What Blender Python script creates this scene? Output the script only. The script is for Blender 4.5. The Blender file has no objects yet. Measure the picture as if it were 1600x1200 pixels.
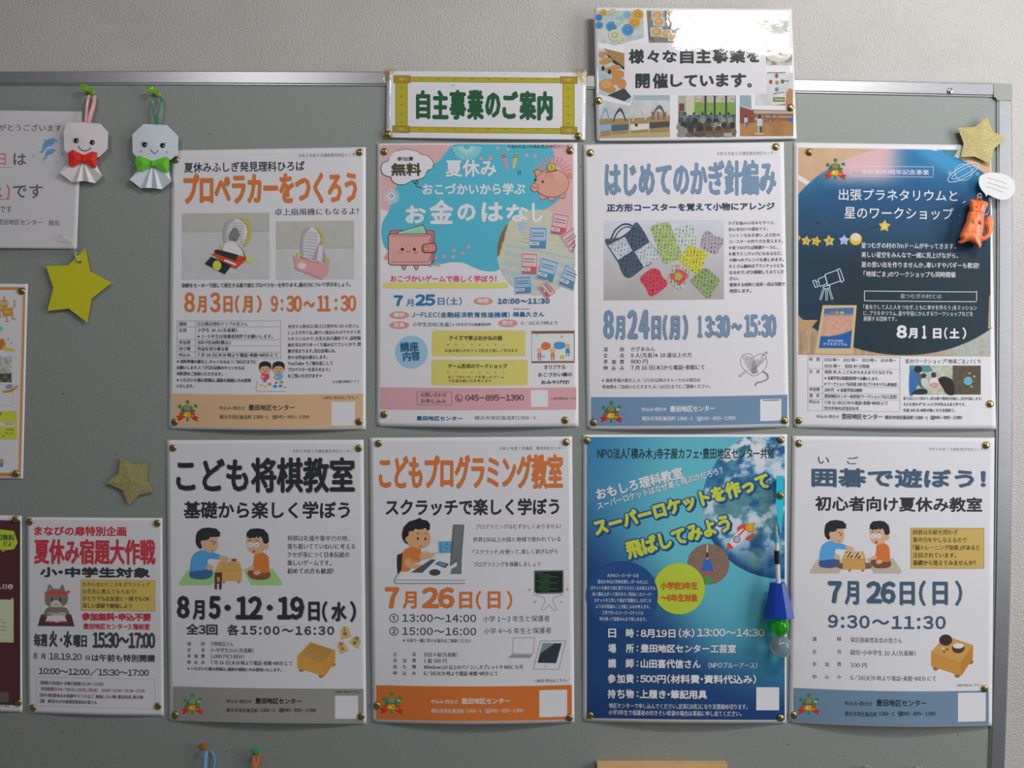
import bpy, math, random
import numpy as np
from mathutils import Vector, Matrix
from mathutils.geometry import tessellate_polygon

# ------------------------------------------------------------------ camera, world, lamps, exposure
SC = bpy.context.scene
COL = SC.collection
S = 0.000945          # metres on the board for one pixel of the 1600x1200 frame
D = 1.31              # camera distance from the board
ZC = 1.50             # camera height

cam_d = bpy.data.cameras.new('camera')
cam_d.sensor_width = 36.0
cam_d.lens = 36.0 * D / (1600 * S)
cam_d.clip_start = 0.05
cam = bpy.data.objects.new('camera', cam_d)
cam.location = (0, -D, ZC)
cam.rotation_euler = (math.pi / 2, 0, 0)
COL.objects.link(cam)
SC.camera = cam

world = bpy.data.worlds.new('room_ambience')
world.use_nodes = True
world.node_tree.nodes['Background'].inputs[0].default_value = (0.93, 0.96, 1.0, 1)
world.node_tree.nodes['Background'].inputs[1].default_value = 0.115
SC.world = world


def area_lamp(name, loc, target, sx, sy, energy, colr=(1, 1, 1)):
    l = bpy.data.lights.new(name, 'AREA')
    l.shape = 'RECTANGLE'
    l.size = sx
    l.size_y = sy
    l.energy = energy
    l.color = colr
    o = bpy.data.objects.new(name, l)
    o.location = loc
    d = Vector(target) - Vector(loc)
    o.rotation_euler = d.to_track_quat('-Z', 'Y').to_euler()
    COL.objects.link(o)
    return o


# fluorescent ceiling fittings above and behind the camera, daylight from the right
area_lamp('ceiling_lamp', (0.70, -1.05, ZC + 1.03), (0.50, 0, ZC + 0.1), 0.55, 0.11, 9.5, (1, 0.985, 0.96))
area_lamp('ceiling_lamp', (-0.66, -1.05, ZC + 0.83), (-0.4, 0, ZC), 0.26, 0.08, 1.6, (1, 0.985, 0.96))
area_lamp('window_light', (1.95, -0.95, ZC + 0.3), (0.6, 0, ZC + 0.1), 0.8, 1.5, 24.5, (0.95, 0.98, 1.0))

SC.view_settings.view_transform = 'Standard'
SC.view_settings.look = 'None'
SC.view_settings.exposure = 0.0
SC.view_settings.gamma = 1.0
SC.view_settings.use_curve_mapping = False


# ------------------------------------------------------------------ colours and materials
def lin(c):
    c = np.asarray(c, float) / 255.0
    return np.where(c <= 0.04045, c / 12.92, ((c + 0.055) / 1.055) ** 2.4)


def hexrgb(h):
    return (int(h[0:2], 16), int(h[2:4], 16), int(h[4:6], 16))


def principled(name, base, rough=0.6, metal=0.0, spec=0.5, coat=0.0, trans=0.0, ior=1.45, coat_rough=0.055):
    m = bpy.data.materials.new(name)
    m.use_nodes = True
    b = m.node_tree.nodes['Principled BSDF']
    b.inputs['Base Color'].default_value = (*base, 1)
    b.inputs['Roughness'].default_value = rough
    b.inputs['Metallic'].default_value = metal
    b.inputs['Specular IOR Level'].default_value = spec
    b.inputs['Coat Weight'].default_value = coat
    b.inputs['Coat Roughness'].default_value = coat_rough
    b.inputs['Transmission Weight'].default_value = trans
    b.inputs['IOR'].default_value = ior
    return m


def add_noise(m, c1, c2, scale, detail=4, lo=0.35, hi=0.65, bump=0.0, bscale=None, bdist=0.001, stretch=None):
    nt = m.node_tree
    b = nt.nodes['Principled BSDF']
    tc = nt.nodes.new('ShaderNodeTexCoord')
    mp = nt.nodes.new('ShaderNodeMapping')
    if stretch:
        mp.inputs['Scale'].default_value = stretch
    nt.links.new(tc.outputs['Object'], mp.inputs['Vector'])
    n = nt.nodes.new('ShaderNodeTexNoise')
    n.inputs['Scale'].default_value = scale
    n.inputs['Detail'].default_value = detail
    nt.links.new(mp.outputs['Vector'], n.inputs['Vector'])
    r = nt.nodes.new('ShaderNodeValToRGB')
    r.color_ramp.elements[0].position = lo
    r.color_ramp.elements[0].color = (*c1, 1)
    r.color_ramp.elements[1].position = hi
    r.color_ramp.elements[1].color = (*c2, 1)
    nt.links.new(n.outputs['Fac'], r.inputs['Fac'])
    nt.links.new(r.outputs['Color'], b.inputs['Base Color'])
    if bump:
        n2 = nt.nodes.new('ShaderNodeTexNoise')
        n2.inputs['Scale'].default_value = bscale or scale
        n2.inputs['Detail'].default_value = 3
        nt.links.new(mp.outputs['Vector'], n2.inputs['Vector'])
        bp = nt.nodes.new('ShaderNodeBump')
        bp.inputs['Strength'].default_value = bump
        bp.inputs['Distance'].default_value = bdist
        nt.links.new(n2.outputs['Fac'], bp.inputs['Height'])
        nt.links.new(bp.outputs['Normal'], b.inputs['Normal'])
    return m, nt, b, mp


def ink_material(name, rough, spec, coat=0.0):
    m = principled(name, (0.8, 0.8, 0.8), rough, 0, spec, coat)
    nt = m.node_tree
    a = nt.nodes.new('ShaderNodeAttribute')
    a.attribute_name = 'ink'
    nt.links.new(a.outputs['Color'], nt.nodes['Principled BSDF'].inputs['Base Color'])
    return m


M_INK = ink_material('printed_paper', 0.55, 0.25)
M_LAM = ink_material('laminated_print', 0.5, 0.3, 1.0)
_b = M_LAM.node_tree.nodes['Principled BSDF']
_n = M_LAM.node_tree.nodes.new('ShaderNodeTexNoise')
_n.inputs['Scale'].default_value = 34
_n.inputs['Detail'].default_value = 3
_t = M_LAM.node_tree.nodes.new('ShaderNodeTexCoord')
M_LAM.node_tree.links.new(_t.outputs['Object'], _n.inputs['Vector'])
_p = M_LAM.node_tree.nodes.new('ShaderNodeBump')
_p.inputs['Strength'].default_value = 0.35
_p.inputs['Distance'].default_value = 0.0012
M_LAM.node_tree.links.new(_n.outputs['Fac'], _p.inputs['Height'])
M_LAM.node_tree.links.new(_p.outputs['Normal'], _b.inputs['Coat Normal'])


def film_material(name, tint=(1, 1, 1), gloss=0.10, rough=0.06, bump=0.5):
    m = bpy.data.materials.new(name)
    m.use_nodes = True
    nt = m.node_tree
    nt.nodes.remove(nt.nodes['Principled BSDF'])
    out = nt.nodes['Material Output']
    tr = nt.nodes.new('ShaderNodeBsdfTransparent')
    tr.inputs[0].default_value = (*tint, 1)
    gl = nt.nodes.new('ShaderNodeBsdfGlossy')
    gl.inputs['Roughness'].default_value = rough
    fr = nt.nodes.new('ShaderNodeLayerWeight')
    fr.inputs['Blend'].default_value = 0.25
    ma = nt.nodes.new('ShaderNodeMath')
    ma.operation = 'ADD'
    ma.inputs[1].default_value = gloss
    ma.use_clamp = True
    ml = nt.nodes.new('ShaderNodeMath')
    ml.operation = 'MULTIPLY'
    ml.inputs[1].default_value = 0.15
    nt.links.new(fr.outputs['Fresnel'], ml.inputs[0])
    nt.links.new(ml.outputs[0], ma.inputs[0])
    mx = nt.nodes.new('ShaderNodeMixShader')
    nt.links.new(ma.outputs[0], mx.inputs[0])
    nt.links.new(tr.outputs[0], mx.inputs[1])
    nt.links.new(gl.outputs[0], mx.inputs[2])
    nt.links.new(mx.outputs[0], out.inputs['Surface'])
    tc = nt.nodes.new('ShaderNodeTexCoord')
    n = nt.nodes.new('ShaderNodeTexNoise')
    n.inputs['Scale'].default_value = 60
    bp = nt.nodes.new('ShaderNodeBump')
    bp.inputs['Strength'].default_value = bump
    bp.inputs['Distance'].default_value = 0.002
    nt.links.new(tc.outputs['Object'], n.inputs['Vector'])
    nt.links.new(n.outputs['Fac'], bp.inputs['Height'])
    nt.links.new(bp.outputs['Normal'], gl.inputs['Normal'])
    return m


M_FILM = film_material('clear_plastic_film', (0.985, 0.985, 0.98), 0.015, 0.05, 0.5)
M_WALL, _nt, _bb, _mp = add_noise(principled('textured_wall_paint', (0.5, 0.5, 0.5), 0.36, 0, 0.7), (0.535, 0.505, 0.475), (0.575, 0.545, 0.515), 9,
                                  bump=1.0, bscale=430, bdist=0.0016)
M_BOARD, nt_, b_, mp_ = add_noise(principled('grey_board_cloth', (0.33, 0.36, 0.34), 0.5, 0, 0.6), (0.268, 0.292, 0.268), (0.308, 0.332, 0.305), 340,
                                  detail=6, bump=0.35, bscale=420, bdist=0.0006)
# pin holes pricked into the board
_v = nt_.nodes.new('ShaderNodeTexVoronoi')
_v.inputs['Scale'].default_value = 26
_v.inputs['Randomness'].default_value = 1.0
nt_.links.new(mp_.outputs['Vector'], _v.inputs['Vector'])
_r = nt_.nodes.new('ShaderNodeValToRGB')
_r.color_ramp.elements[0].position = 0.022
_r.color_ramp.elements[0].color = (0.25, 0.25, 0.25, 1)
_r.color_ramp.elements[1].position = 0.035
_r.color_ramp.elements[1].color = (1, 1, 1, 1)
nt_.links.new(_v.outputs['Distance'], _r.inputs['Fac'])
_m = nt_.nodes.new('ShaderNodeMix')
_m.data_type = 'RGBA'
_m.blend_type = 'MULTIPLY'
_m.inputs[0].default_value = 1.0
_src = b_.inputs['Base Color'].links[0].from_socket
nt_.links.new(_src, _m.inputs[6])
nt_.links.new(_r.outputs['Color'], _m.inputs[7])
nt_.links.new(_m.outputs[2], b_.inputs['Base Color'])

M_ALU, *_ = add_noise(principled('brushed_aluminium', (0.5, 0.5, 0.5), 0.36, 0.85, 0.5), (0.40, 0.40, 0.42), (0.47, 0.47, 0.49), 60,
                      stretch=(1, 30, 30), bump=0.04, bdist=0.0005)
M_CAP = principled('grey_plastic_cap', (0.36, 0.36, 0.34), 0.5)
M_BRASS = principled('brass', (0.36, 0.28, 0.11), 0.30, 0.95)
M_STEEL = principled('steel', (0.6, 0.6, 0.6), 0.25, 1.0)
M_GLIT, nt_, b_, mp_ = add_noise(principled('gold_glitter_card', (0.5, 0.45, 0.1), 0.42, 0.35, 0.6), (0.41, 0.34, 0.12), (0.66, 0.57, 0.27), 900,
                                 detail=2, lo=0.42, hi=0.66, bump=0.9, bscale=1300, bdist=0.0008)
M_YEL = principled('yellow_card', (0.64, 0.60, 0.016), 0.7)
M_PINKP = principled('pink_origami_paper', (0.86, 0.78, 0.80), 0.7)
M_BLUEP = principled('pale_blue_origami_paper', (0.72, 0.80, 0.86), 0.7)
M_RED = principled('red_paper', (0.85, 0.035, 0.02), 0.6)
M_GREEN = principled('green_paper', (0.16, 0.62, 0.03), 0.6)
M_BLACK = principled('black_plastic', (0.012, 0.010, 0.012), 0.2)
M_INKB = principled('black_marker', (0.02, 0.02, 0.02), 0.6)
M_CHEEK = principled('pink_cheek', (0.85, 0.35, 0.45), 0.6)
M_RIBP = principled('pink_ribbon', (0.80, 0.36, 0.38), 0.35)
M_RIBG = principled('green_ribbon', (0.02, 0.22, 0.10), 0.35)
M_RIBB = principled('turquoise_ribbon', (0.02, 0.58, 0.78), 0.4)
M_RIBL = principled('light_blue_ribbon', (0.15, 0.42, 0.80), 0.35)
M_RIBO = principled('orange_ribbon', (0.75, 0.16, 0.03), 0.4)
M_PING = principled('clear_green_plastic', (0.35, 0.75, 0.05), 0.08, 0, 0.6, trans=0.6)
M_PINO = principled('clear_orange_plastic', (0.85, 0.35, 0.03), 0.12, 0, 0.6, trans=0.5)
M_PINGO = principled('green_plastic', (0.03, 0.50, 0.13), 0.3)
M_PINC = principled('clear_plastic', (0.9, 0.88, 0.8), 0.08, 0, 0.6, trans=0.8)
M_STRING = principled('cream_string', (0.72, 0.62, 0.52), 0.8)
M_HOLE = principled('dark_hole', (0.09, 0.08, 0.02), 0.8)
M_STRAW = principled('white_plastic_straw', (0.80, 0.74, 0.78), 0.35)
M_WOODT, *_ = add_noise(principled('bamboo', (0.5, 0.35, 0.2), 0.6), (0.46, 0.33, 0.20), (0.58, 0.44, 0.28), 300)
M_TAPEB = principled('light_blue_tape', (0.10, 0.50, 0.62), 0.3)
M_TAPEK = principled('black_tape', (0.012, 0.012, 0.014), 0.4)
M_SKIRT = principled('blue_film', (0.008, 0.05, 0.38), 0.3, 0, 0.6)
M_BALLG = principled('clear_green_ball', (0.05, 0.80, 0.03), 0.04, 0, 0.6, trans=0.75, ior=1.4)
M_BALLC = principled('clear_ball', (0.88, 0.90, 0.84), 0.04, 0, 0.6, trans=0.85, ior=1.35)
M_ORANGE, *_ = add_noise(principled('glossy_orange_rubber', (0.9, 0.13, 0.02), 0.25, 0, 0.6, coat=0.4), (1.0, 0.15, 0.02), (1.0, 0.26, 0.06), 160,
                         bump=0.8, bscale=330, bdist=0.002)
M_CARD = principled('white_card', (0.80, 0.77, 0.78), 0.55)
M_MARK = principled('grey_pen', (0.25, 0.25, 0.30), 0.6)
M_TAPE = film_material('yellowed_tape', (0.90, 0.82, 0.62), 0.05, 0.2, 0.8)
M_WOOD, *_ = add_noise(principled('light_wood', (0.5, 0.33, 0.15), 0.55), (0.66, 0.42, 0.19), (0.78, 0.52, 0.26), 12, stretch=(2, 2, 40))


# ------------------------------------------------------------------ objects
def W(px, py, d):
    """a point on the board at frame pixel (px, py), d metres in front of the board"""
    k = 1 - d / D
    return ((px - 800) * S * k, -d, ZC + (600 - py) * S * k)


def adopt(o, parent):
    o.parent = parent
    if parent.type == 'EMPTY':
        o.matrix_parent_inverse = Matrix.Translation(parent.location).inverted()


def mk(name, verts, faces, mat, parent=None, smooth=False):
    me = bpy.data.meshes.new(name)
    me.from_pydata(verts, [], faces)
    me.validate()
    me.materials.append(mat)
    if smooth:
        me.polygons.foreach_set('use_smooth', [True] * len(me.polygons))
    me.update()
    o = bpy.data.objects.new(name, me)
    COL.objects.link(o)
    if parent:
        adopt(o, parent)
    return o


def tag(o, label, cat, group=None):
    o['label'] = label
    o['category'] = cat
    if group:
        o['group'] = group
    return o


def thing(name, loc, label, cat, group=None):
    o = bpy.data.objects.new(name, None)
    o.empty_display_size = 0.02
    o.location = loc
    COL.objects.link(o)
    return tag(o, label, cat, group)


def box(v0, v1):
    x0, y0, z0 = v0
    x1, y1, z1 = v1
    v = [(x0, y0, z0), (x1, y0, z0), (x1, y1, z0), (x0, y1, z0), (x0, y0, z1), (x1, y0, z1), (x1, y1, z1), (x0, y1, z1)]
    f = [(0, 3, 2, 1), (4, 5, 6, 7), (0, 1, 5, 4), (1, 2, 6, 5), (2, 3, 7, 6), (3, 0, 4, 7)]
    return v, f


def xf(pts, c):
    ox, oy, k = c
    return [(ox + p[0] * k, oy + p[1] * k) for p in pts]


def prism(name, pts, d, th, mat, parent=None, dome=0.0, bevel=0.0):
    """a card cut to the outline pts (pixels), back at d, th thick, its middle pushed out by dome"""
    n = len(pts)
    cx = sum(p[0] for p in pts) / n
    cy = sum(p[1] for p in pts) / n
    V, F = [], []
    for p in pts:
        V.append(W(p[0], p[1], d + th))
    for p in pts:
        V.append(W(p[0], p[1], d))
    V.append(W(cx, cy, d + th + dome))
    V.append(W(cx, cy, d + dome * 0.9))
    if dome:
        for i in range(n):
            j = (i + 1) % n
            F += [(i, j, 2 * n), (n + j, n + i, 2 * n + 1)]
    else:
        for t in tessellate_polygon([[Vector((p[0], p[1], 0)) for p in pts]]):
            F += [tuple(t), (n + t[2], n + t[1], n + t[0])]
    for i in range(n):
        j = (i + 1) % n
        F.append((i, n + i, n + j, j))
    if not dome:
        V = V[:2 * n]
    return mk(name, V, F, mat, parent)


def tube_path(pts3, r, seg=8):
    V, F = [], []
    P = [Vector(p) for p in pts3]
    for i, p in enumerate(P):
        t = (P[min(i + 1, len(P) - 1)] - P[max(i - 1, 0)]).normalized()
        a = t.cross(Vector((0, 1, 0)))
        if a.length < 1e-4:
            a = t.cross(Vector((1, 0, 0)))
        a.normalize()
        b = t.cross(a).normalized()
        rr = r[i] if isinstance(r, (list, tuple)) else r
        for k in range(seg):
            an = 2 * math.pi * k / seg
            V.append(tuple(p + a * (rr * math.cos(an)) + b * (rr * math.sin(an))))
    for i in range(len(P) - 1):
        for k in range(seg):
            k2 = (k + 1) % seg
            F.append((i * seg + k, i * seg + k2, (i + 1) * seg + k2, (i + 1) * seg + k))
    F.append(tuple(range(seg)))
    F.append(tuple((len(P) - 1) * seg + k for k in reversed(range(seg))))
    return V, F


def strip_path(pts3, w, th=0.0004, twist=None):
    """a flat ribbon along 3D points; w half width; twist angle about its run per point"""
    V, F = [], []
    P = [Vector(p) for p in pts3]
    for i, p in enumerate(P):
        t = (P[min(i + 1, len(P) - 1)] - P[max(i - 1, 0)]).normalized()
        y = Vector((0, 1, 0))
        a = t.cross(y).normalized()
        an = twist[i] if twist else 0
        a2 = a * math.cos(an) + y * math.sin(an)
        nn = t.cross(a2).normalized()
        ww = w[i] if isinstance(w, (list, tuple)) else w
        for sx, sn in ((-1, -1), (1, -1), (1, 1), (-1, 1)):
            V.append(tuple(p + a2 * (ww * sx) + nn * (th / 2 * sn)))
    for i in range(len(P) - 1):
        for k in range(4):
            k2 = (k + 1) % 4
            F.append((i * 4 + k, i * 4 + k2, (i + 1) * 4 + k2, (i + 1) * 4 + k))
    F += [(0, 1, 2, 3), tuple(len(V) - 4 + k for k in (3, 2, 1, 0))]
    return V, F


def ball(c, r, nu=20, nv=12, sy=1.0):
    V, F = [], []
    for j in range(nv + 1):
        th = math.pi * j / nv
        for i in range(nu):
            ph = 2 * math.pi * i / nu
            V.append((c[0] + r * math.sin(th) * math.cos(ph), c[1] + sy * r * math.sin(th) * math.sin(ph), c[2] + r * math.cos(th)))
    for j in range(nv):
        for i in range(nu):
            i2 = (i + 1) % nu
            F.append((j * nu + i, (j + 1) * nu + i, (j + 1) * nu + i2, j * nu + i2))
    return V, F


def lathe_y(c, prof, seg=20, tilt=(0, 0)):
    """turn prof = [(r, depth)] about the axis that leaves the board"""
    V, F = [], []
    for r, dp in prof:
        for i in range(seg):
            a = 2 * math.pi * i / seg
            V.append((c[0] + r * math.cos(a) + tilt[0] * dp, c[1] - dp, c[2] + r * math.sin(a) + tilt[1] * dp))
    n = len(prof)
    for j in range(n - 1):
        for i in range(seg):
            i2 = (i + 1) % seg
            F.append((j * seg + i, j * seg + i2, (j + 1) * seg + i2, (j + 1) * seg + i))
    F.append(tuple(reversed(range(seg))))
    F.append(tuple((n - 1) * seg + i for i in range(seg)))
    return V, F


def crom(pts, n=6, closed=True):
    out = []
    m = len(pts)
    rng = range(m) if closed else range(m - 1)
    for i in rng:
        g = (lambda k: pts[k % m]) if closed else (lambda k: pts[max(0, min(m - 1, k))])
        p0, p1, p2, p3 = g(i - 1), g(i), g(i + 1), g(i + 2)
        for k in range(n):
            t = k / n
            out.append(tuple(0.5 * (2 * p1[a] + (p2[a] - p0[a]) * t + (2 * p0[a] - 5 * p1[a] + 4 * p2[a] - p3[a]) * t * t
                                    + (3 * p1[a] - p0[a] - 3 * p2[a] + p3[a]) * t ** 3) for a in range(len(p1))))
    if not closed:
        out.append(tuple(pts[-1]))
    return out


# ------------------------------------------------------------------ printed sheets
_font_cache = {}


def one_glyph(ch):
    """outline of one character from the built-in font as (points, triangles)"""
    if ch in _font_cache:
        return _font_cache[ch]
    c = bpy.data.curves.new('lettering', 'FONT')
    c.body = ch
    c.resolution_u = 2
    o = bpy.data.objects.new('lettering', c)
    COL.objects.link(o)
    dg = bpy.context.evaluated_depsgraph_get()
    ev = o.evaluated_get(dg)
    me = ev.to_mesh()
    nv = len(me.vertices)
    co = np.empty(nv * 3)
    me.vertices.foreach_get('co', co)
    co = co.reshape(-1, 3)[:, :2].copy()
    me.calc_loop_triangles()
    tr = np.empty(len(me.loop_triangles) * 3, dtype=np.int32)
    me.loop_triangles.foreach_get('vertices', tr)
    tr = tr.reshape(-1, 3).copy()
    ev.to_mesh_clear()
    bpy.data.objects.remove(o)
    bpy.data.curves.remove(c)
    _font_cache[ch] = (co, tr)
    return co, tr


_ref = one_glyph('国')[0]
EM0, EM1 = _ref[:, 1].min(), _ref[:, 1].max()
EM = (one_glyph('国国')[0][:, 0].max() - _ref[:, 0].max())
TIGHT = set('（）()「」【】、。・：！!:.,/|-↼')
_line_cache = {}


def glyphs(s, sp=0.0):
    """a line of characters, sp em of extra space between them; digits and Latin letters take the wide forms, set close"""
    if (s, sp) in _line_cache:
        return _line_cache[(s, sp)]
    x, V, T, n = 0.0, [], [], 0
    for ch in s:
        if ch in ' \u3000':
            x += EM * (0.28 if ch == ' ' else 1.0)
            continue
        asc = 33 <= ord(ch) < 127
        co, tr = one_glyph(chr(ord(ch) + 0xFEE0) if asc else ch)
        if not len(tr):
            continue
        lo, hi = co[:, 0].min(), co[:, 0].max()
        if asc or ch in TIGHT:
            side = EM * (0.055 if asc else 0.09)
            if ch.isdigit():
                w = EM * 0.56
                dx = x + (w - (hi - lo)) / 2 - lo
            else:
                w = hi - lo + 2 * side
                dx = x + side - lo
        else:
            w, dx = EM, x
        V.append(co + np.array([dx, 0]))
        T.append(tr + n)
        n += len(co)
        x += w + sp * EM
    if not V:
        r = (np.zeros((0, 2)), np.zeros((0, 3), np.int32))
    else:
        r = (np.concatenate(V), np.concatenate(T))
    _line_cache[(s, sp)] = r
    return r


def subdiv(T, thr):
    """T (n,3,2) triangles; bisect the longest edge of each while it is longer than thr"""
    done = []
    while len(T):
        e = np.stack([T[:, 1] - T[:, 0], T[:, 2] - T[:, 1], T[:, 0] - T[:, 2]], 1)
        L = (e ** 2).sum(2)
        k = L.argmax(1)
        big = L.max(1) > thr * thr
        done.append(T[~big])
        T, k = T[big], k[big]
        if not len(T):
            break
        idx = np.arange(len(T))
        a, b, c = T[idx, k], T[idx, (k + 1) % 3], T[idx, (k + 2) % 3]
        m = (a + b) / 2
        T = np.concatenate([np.stack([a, m, c], 1), np.stack([m, b, c], 1)])
    return np.concatenate(done)


def vnoise(x, y, seed=0):
    xi, yi = np.floor(x).astype(np.int64), np.floor(y).astype(np.int64)
    xf_, yf_ = x - xi, y - yi

    def h(a, b):
        n = (a * 374761393 + b * 668265263 + seed * 974634777) & 0xffffffff
        n = ((n ^ (n >> 13)) * 1274126177) & 0xffffffff
        return ((n ^ (n >> 16)) & 0xffff) / 65535.0
    u, v = xf_ * xf_ * (3 - 2 * xf_), yf_ * yf_ * (3 - 2 * yf_)
    return (h(xi, yi) * (1 - u) + h(xi + 1, yi) * u) * (1 - v) + (h(xi, yi + 1) * (1 - u) + h(xi + 1, yi + 1) * u) * v


def fbm(x, y, seed=0, oct=4):
    s, a, t = 0, 0.5, 0
    for i in range(oct):
        s = s + a * vnoise(x * 2 ** i, y * 2 ** i, seed + i)
        t += a
        a *= 0.5
    return s / t


def sst(e0, e1, x):
    t = np.clip((x - e0) / (e1 - e0), 0, 1)
    return t * t * (3 - 2 * t)


def mixc(a, b, t):
    return a + (b - a) * t[..., None]


STEP = 0.00003
CELL = 4.0


class Sheet:
    def __init__(self, label, quad, white, cat='poster', name='poster', mid=2.5, bot=6.0, top=1.0, side=1.0, base=0.9, tilt=0.0, sag=3.0, sagt=0.0,
                 group=None, mat=None, paper=(0.80, 0.775, 0.81), wav=0.0, seed=1, topbase=0.0):
        self.q = quad
        self.w = lin(np.array(white))
        self.paper = np.array(paper)
        self.par = dict(mid=mid, bot=bot, top=top, side=side, base=base, tilt=tilt, wav=wav, topbase=topbase)
        self.sag, self.sagt = sag, sagt
        self.seed = seed
        self.mat = mat or M_INK
        self.c = (0, 0, 1.0)
        self.layer = 0
        self.occ = np.zeros((320, 520), np.int32)     # highest ink layer so far in each cell of the frame
        cx = sum(p[0] for p in quad) / 4
        cy = sum(p[1] for p in quad) / 4
        self.root = thing(name, W(cx, cy, 0), label, cat, group)
        self.cur = None
        self.buf = {}
        self.fill = False
        self.sheet()

    # geometry of the paper
    def uv(self, x, y):
        (x0, y0), (x1, y1), (x2, y2), (x3, y3) = self.q
        v = (y - (y0 + y1) / 2) / ((y3 + y2) / 2 - (y0 + y1) / 2)
        u = (x - (x0 + (x3 - x0) * v)) / ((x1 + (x2 - x1) * v) - (x0 + (x3 - x0) * v))
        return np.clip(u, 0, 1), np.clip(v, 0, 1)

    def edge_shift(self, x, y):
        """how far the printed lines of this sheet run up or down at (x, y)"""
        (x0, y0), (x1, y1), (x2, y2), (x3, y3) = self.q
        u, v = self.uv(x, y)
        t = (y1 - y0) * u + self.sagt * np.sin(np.pi * u)
        b = (y2 - y3) * u + self.sag * np.sin(np.pi * u)
        return t * (1 - v) + b * v ** 1.5

    def depth(self, x, y):
        u, v = self.uv(x, y)
        p = self.par
        a, b = np.sin(np.pi * u), np.sin(np.pi * v)
        d = p['base'] + p['mid'] * a * b + p['bot'] * a * v ** 5 + p['top'] * a * (1 - v) ** 8 + p['side'] * b * np.abs(2 * u - 1) ** 4
        sd = self.seed
        d = d + 0.35 * b * np.sin(u * 7 + sd) * np.sin(v * 9 + 2 * sd) + p['wav'] * np.sin(v * 17 + sd) * np.abs(2 * u - 1) ** 2 * b
        d = d + p['tilt'] * u + p['topbase'] * (1 - v) ** 1.2
        return d * 0.001

    def world(self, x, y, layer):
        d = self.depth(x, y) + layer * STEP
        k = 1 - d / D
        return np.stack([(x - 800) * S * k, -d, ZC + (600 - y) * S * k], -1)

    def sheet(self):
        (x0, y0), (x1, y1), (x2, y2), (x3, y3) = self.q
        nu, nv = 44, 60
        if (x1 - x0) < 1.2 * (y3 - y0) and (y3 - y0) < 250:
            nu, nv = 26, 34
        U, V = np.meshgrid(np.linspace(0, 1, nu + 1), np.linspace(0, 1, nv + 1))
        X = (x0 * (1 - U) + x1 * U) * (1 - V) + (x3 * (1 - U) + x2 * U) * V
        Y = (y0 * (1 - U) + y1 * U + self.sagt * np.sin(np.pi * U)) * (1 - V) + (y3 * (1 - U) + y2 * U) * V + self.sag * np.sin(np.pi * U) * V ** 4
        X, Y = X.ravel(), Y.ravel()
        f = self.world(X, Y, 0)
        bk = f + np.array([0, 0.00018, 0])
        n = (nu + 1) * (nv + 1)
        F = []
        for j in range(nv):
            for i in range(nu):
                a = j * (nu + 1) + i
                F.append((a, a + nu + 1, a + nu + 2, a + 1))
                F.append((n + a, n + a + 1, n + a + nu + 2, n + a + nu + 1))
        ring = [i for i in range(nu + 1)] + [j * (nu + 1) + nu for j in range(1, nv + 1)] + [nv * (nu + 1) + i for i in range(nu - 1, -1, -1)] + \
               [j * (nu + 1) for j in range(nv - 1, 0, -1)]
        for i, a in enumerate(ring):
            b = ring[(i + 1) % len(ring)]
            F.append((a, b, n + b, n + a))
        o = mk('sheet', np.concatenate([f, bk]).tolist(), F, self.mat, self.root, True)
        sm = np.ones(len(o.data.polygons), bool)
        sm[-len(ring):] = False
        o.data.polygons.foreach_set('use_smooth', sm)
        at = o.data.attributes.new('ink', 'FLOAT_COLOR', 'POINT')
        at.data.foreach_set('color', np.tile(np.append(self.paper, 1.0), 2 * n))

    # drawing
    def at(self, ox, oy, k):
        self.c = (ox, oy, k)
        return self

    def part(self, name, label=None):
        self.flush()
        self.cur = (name, label)
        return self

    def colour(self, c):
        if isinstance(c, str):
            c = hexrgb(c)
        return self.ink(np.array(c))

    def ink(self, c):
        """photo colour -> ink albedo, given the photo colour of this sheet's bare paper"""
        r = lin(c) / self.w
        sat = (r.max(-1) - r.min(-1)) / np.maximum(r.max(-1), 1e-6)
        r = r * (1 - 0.17 * sat[..., None])
        over = np.maximum(r.max(-1) / 0.96, 1.0)[..., None]
        white = np.clip(r, 0.0, 1.02)
        t = np.clip(sat * 5 - 0.3, 0, 1)[..., None]
        return (white * (1 - t) + r / over * t) * self.paper

    def emit(self, T, col, fine=8.0, copies=None):
        """T (n,3,2) px triangles, or a list of overlapping triangle sets laid one on another"""
        hgt = None
        if copies:
            sets = [subdiv(t, fine) for t in copies]
            T = np.concatenate(sets)
            hgt = np.concatenate([np.full(len(t) * 3, i * 0.1) for i, t in enumerate(sets)])
        else:
            T = subdiv(T, fine)
        P = T.reshape(-1, 2)
        if callable(col):
            C = self.ink(np.clip(col(P[:, 0], P[:, 1]), 0, 255))
        else:
            C = np.tile(self.colour(col), (len(P), 1))
        # face the camera
        A, B, Cc = T[:, 0], T[:, 1], T[:, 2]
        area = (B[:, 0] - A[:, 0]) * (Cc[:, 1] - A[:, 1]) - (B[:, 1] - A[:, 1]) * (Cc[:, 0] - A[:, 0])
        flip = area > 0
        idx = np.arange(len(P)).reshape(-1, 3)
        idx[flip] = idx[flip][:, ::-1]
        ci = np.clip((P[:, 0] / CELL).astype(int) + 80, 1, 518)
        cj = np.clip((P[:, 1] / CELL).astype(int) + 8, 1, 318)
        key = np.unique(cj * 520 + ci)
        cj, ci = key // 520, key % 520
        lay = 0
        for dj in (-1, 0, 1):
            for di in (-1, 0, 1):
                lay = max(lay, int(self.occ[cj + dj, ci + di].max()))
        lay += 1
        up = 0 if hgt is None else hgt
        self.occ[cj, ci] = lay + (0 if hgt is None else int(math.ceil(hgt.max())))
        self.buf.setdefault('v', []).append(self.world(P[:, 0], P[:, 1], lay + 1 + up))
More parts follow.
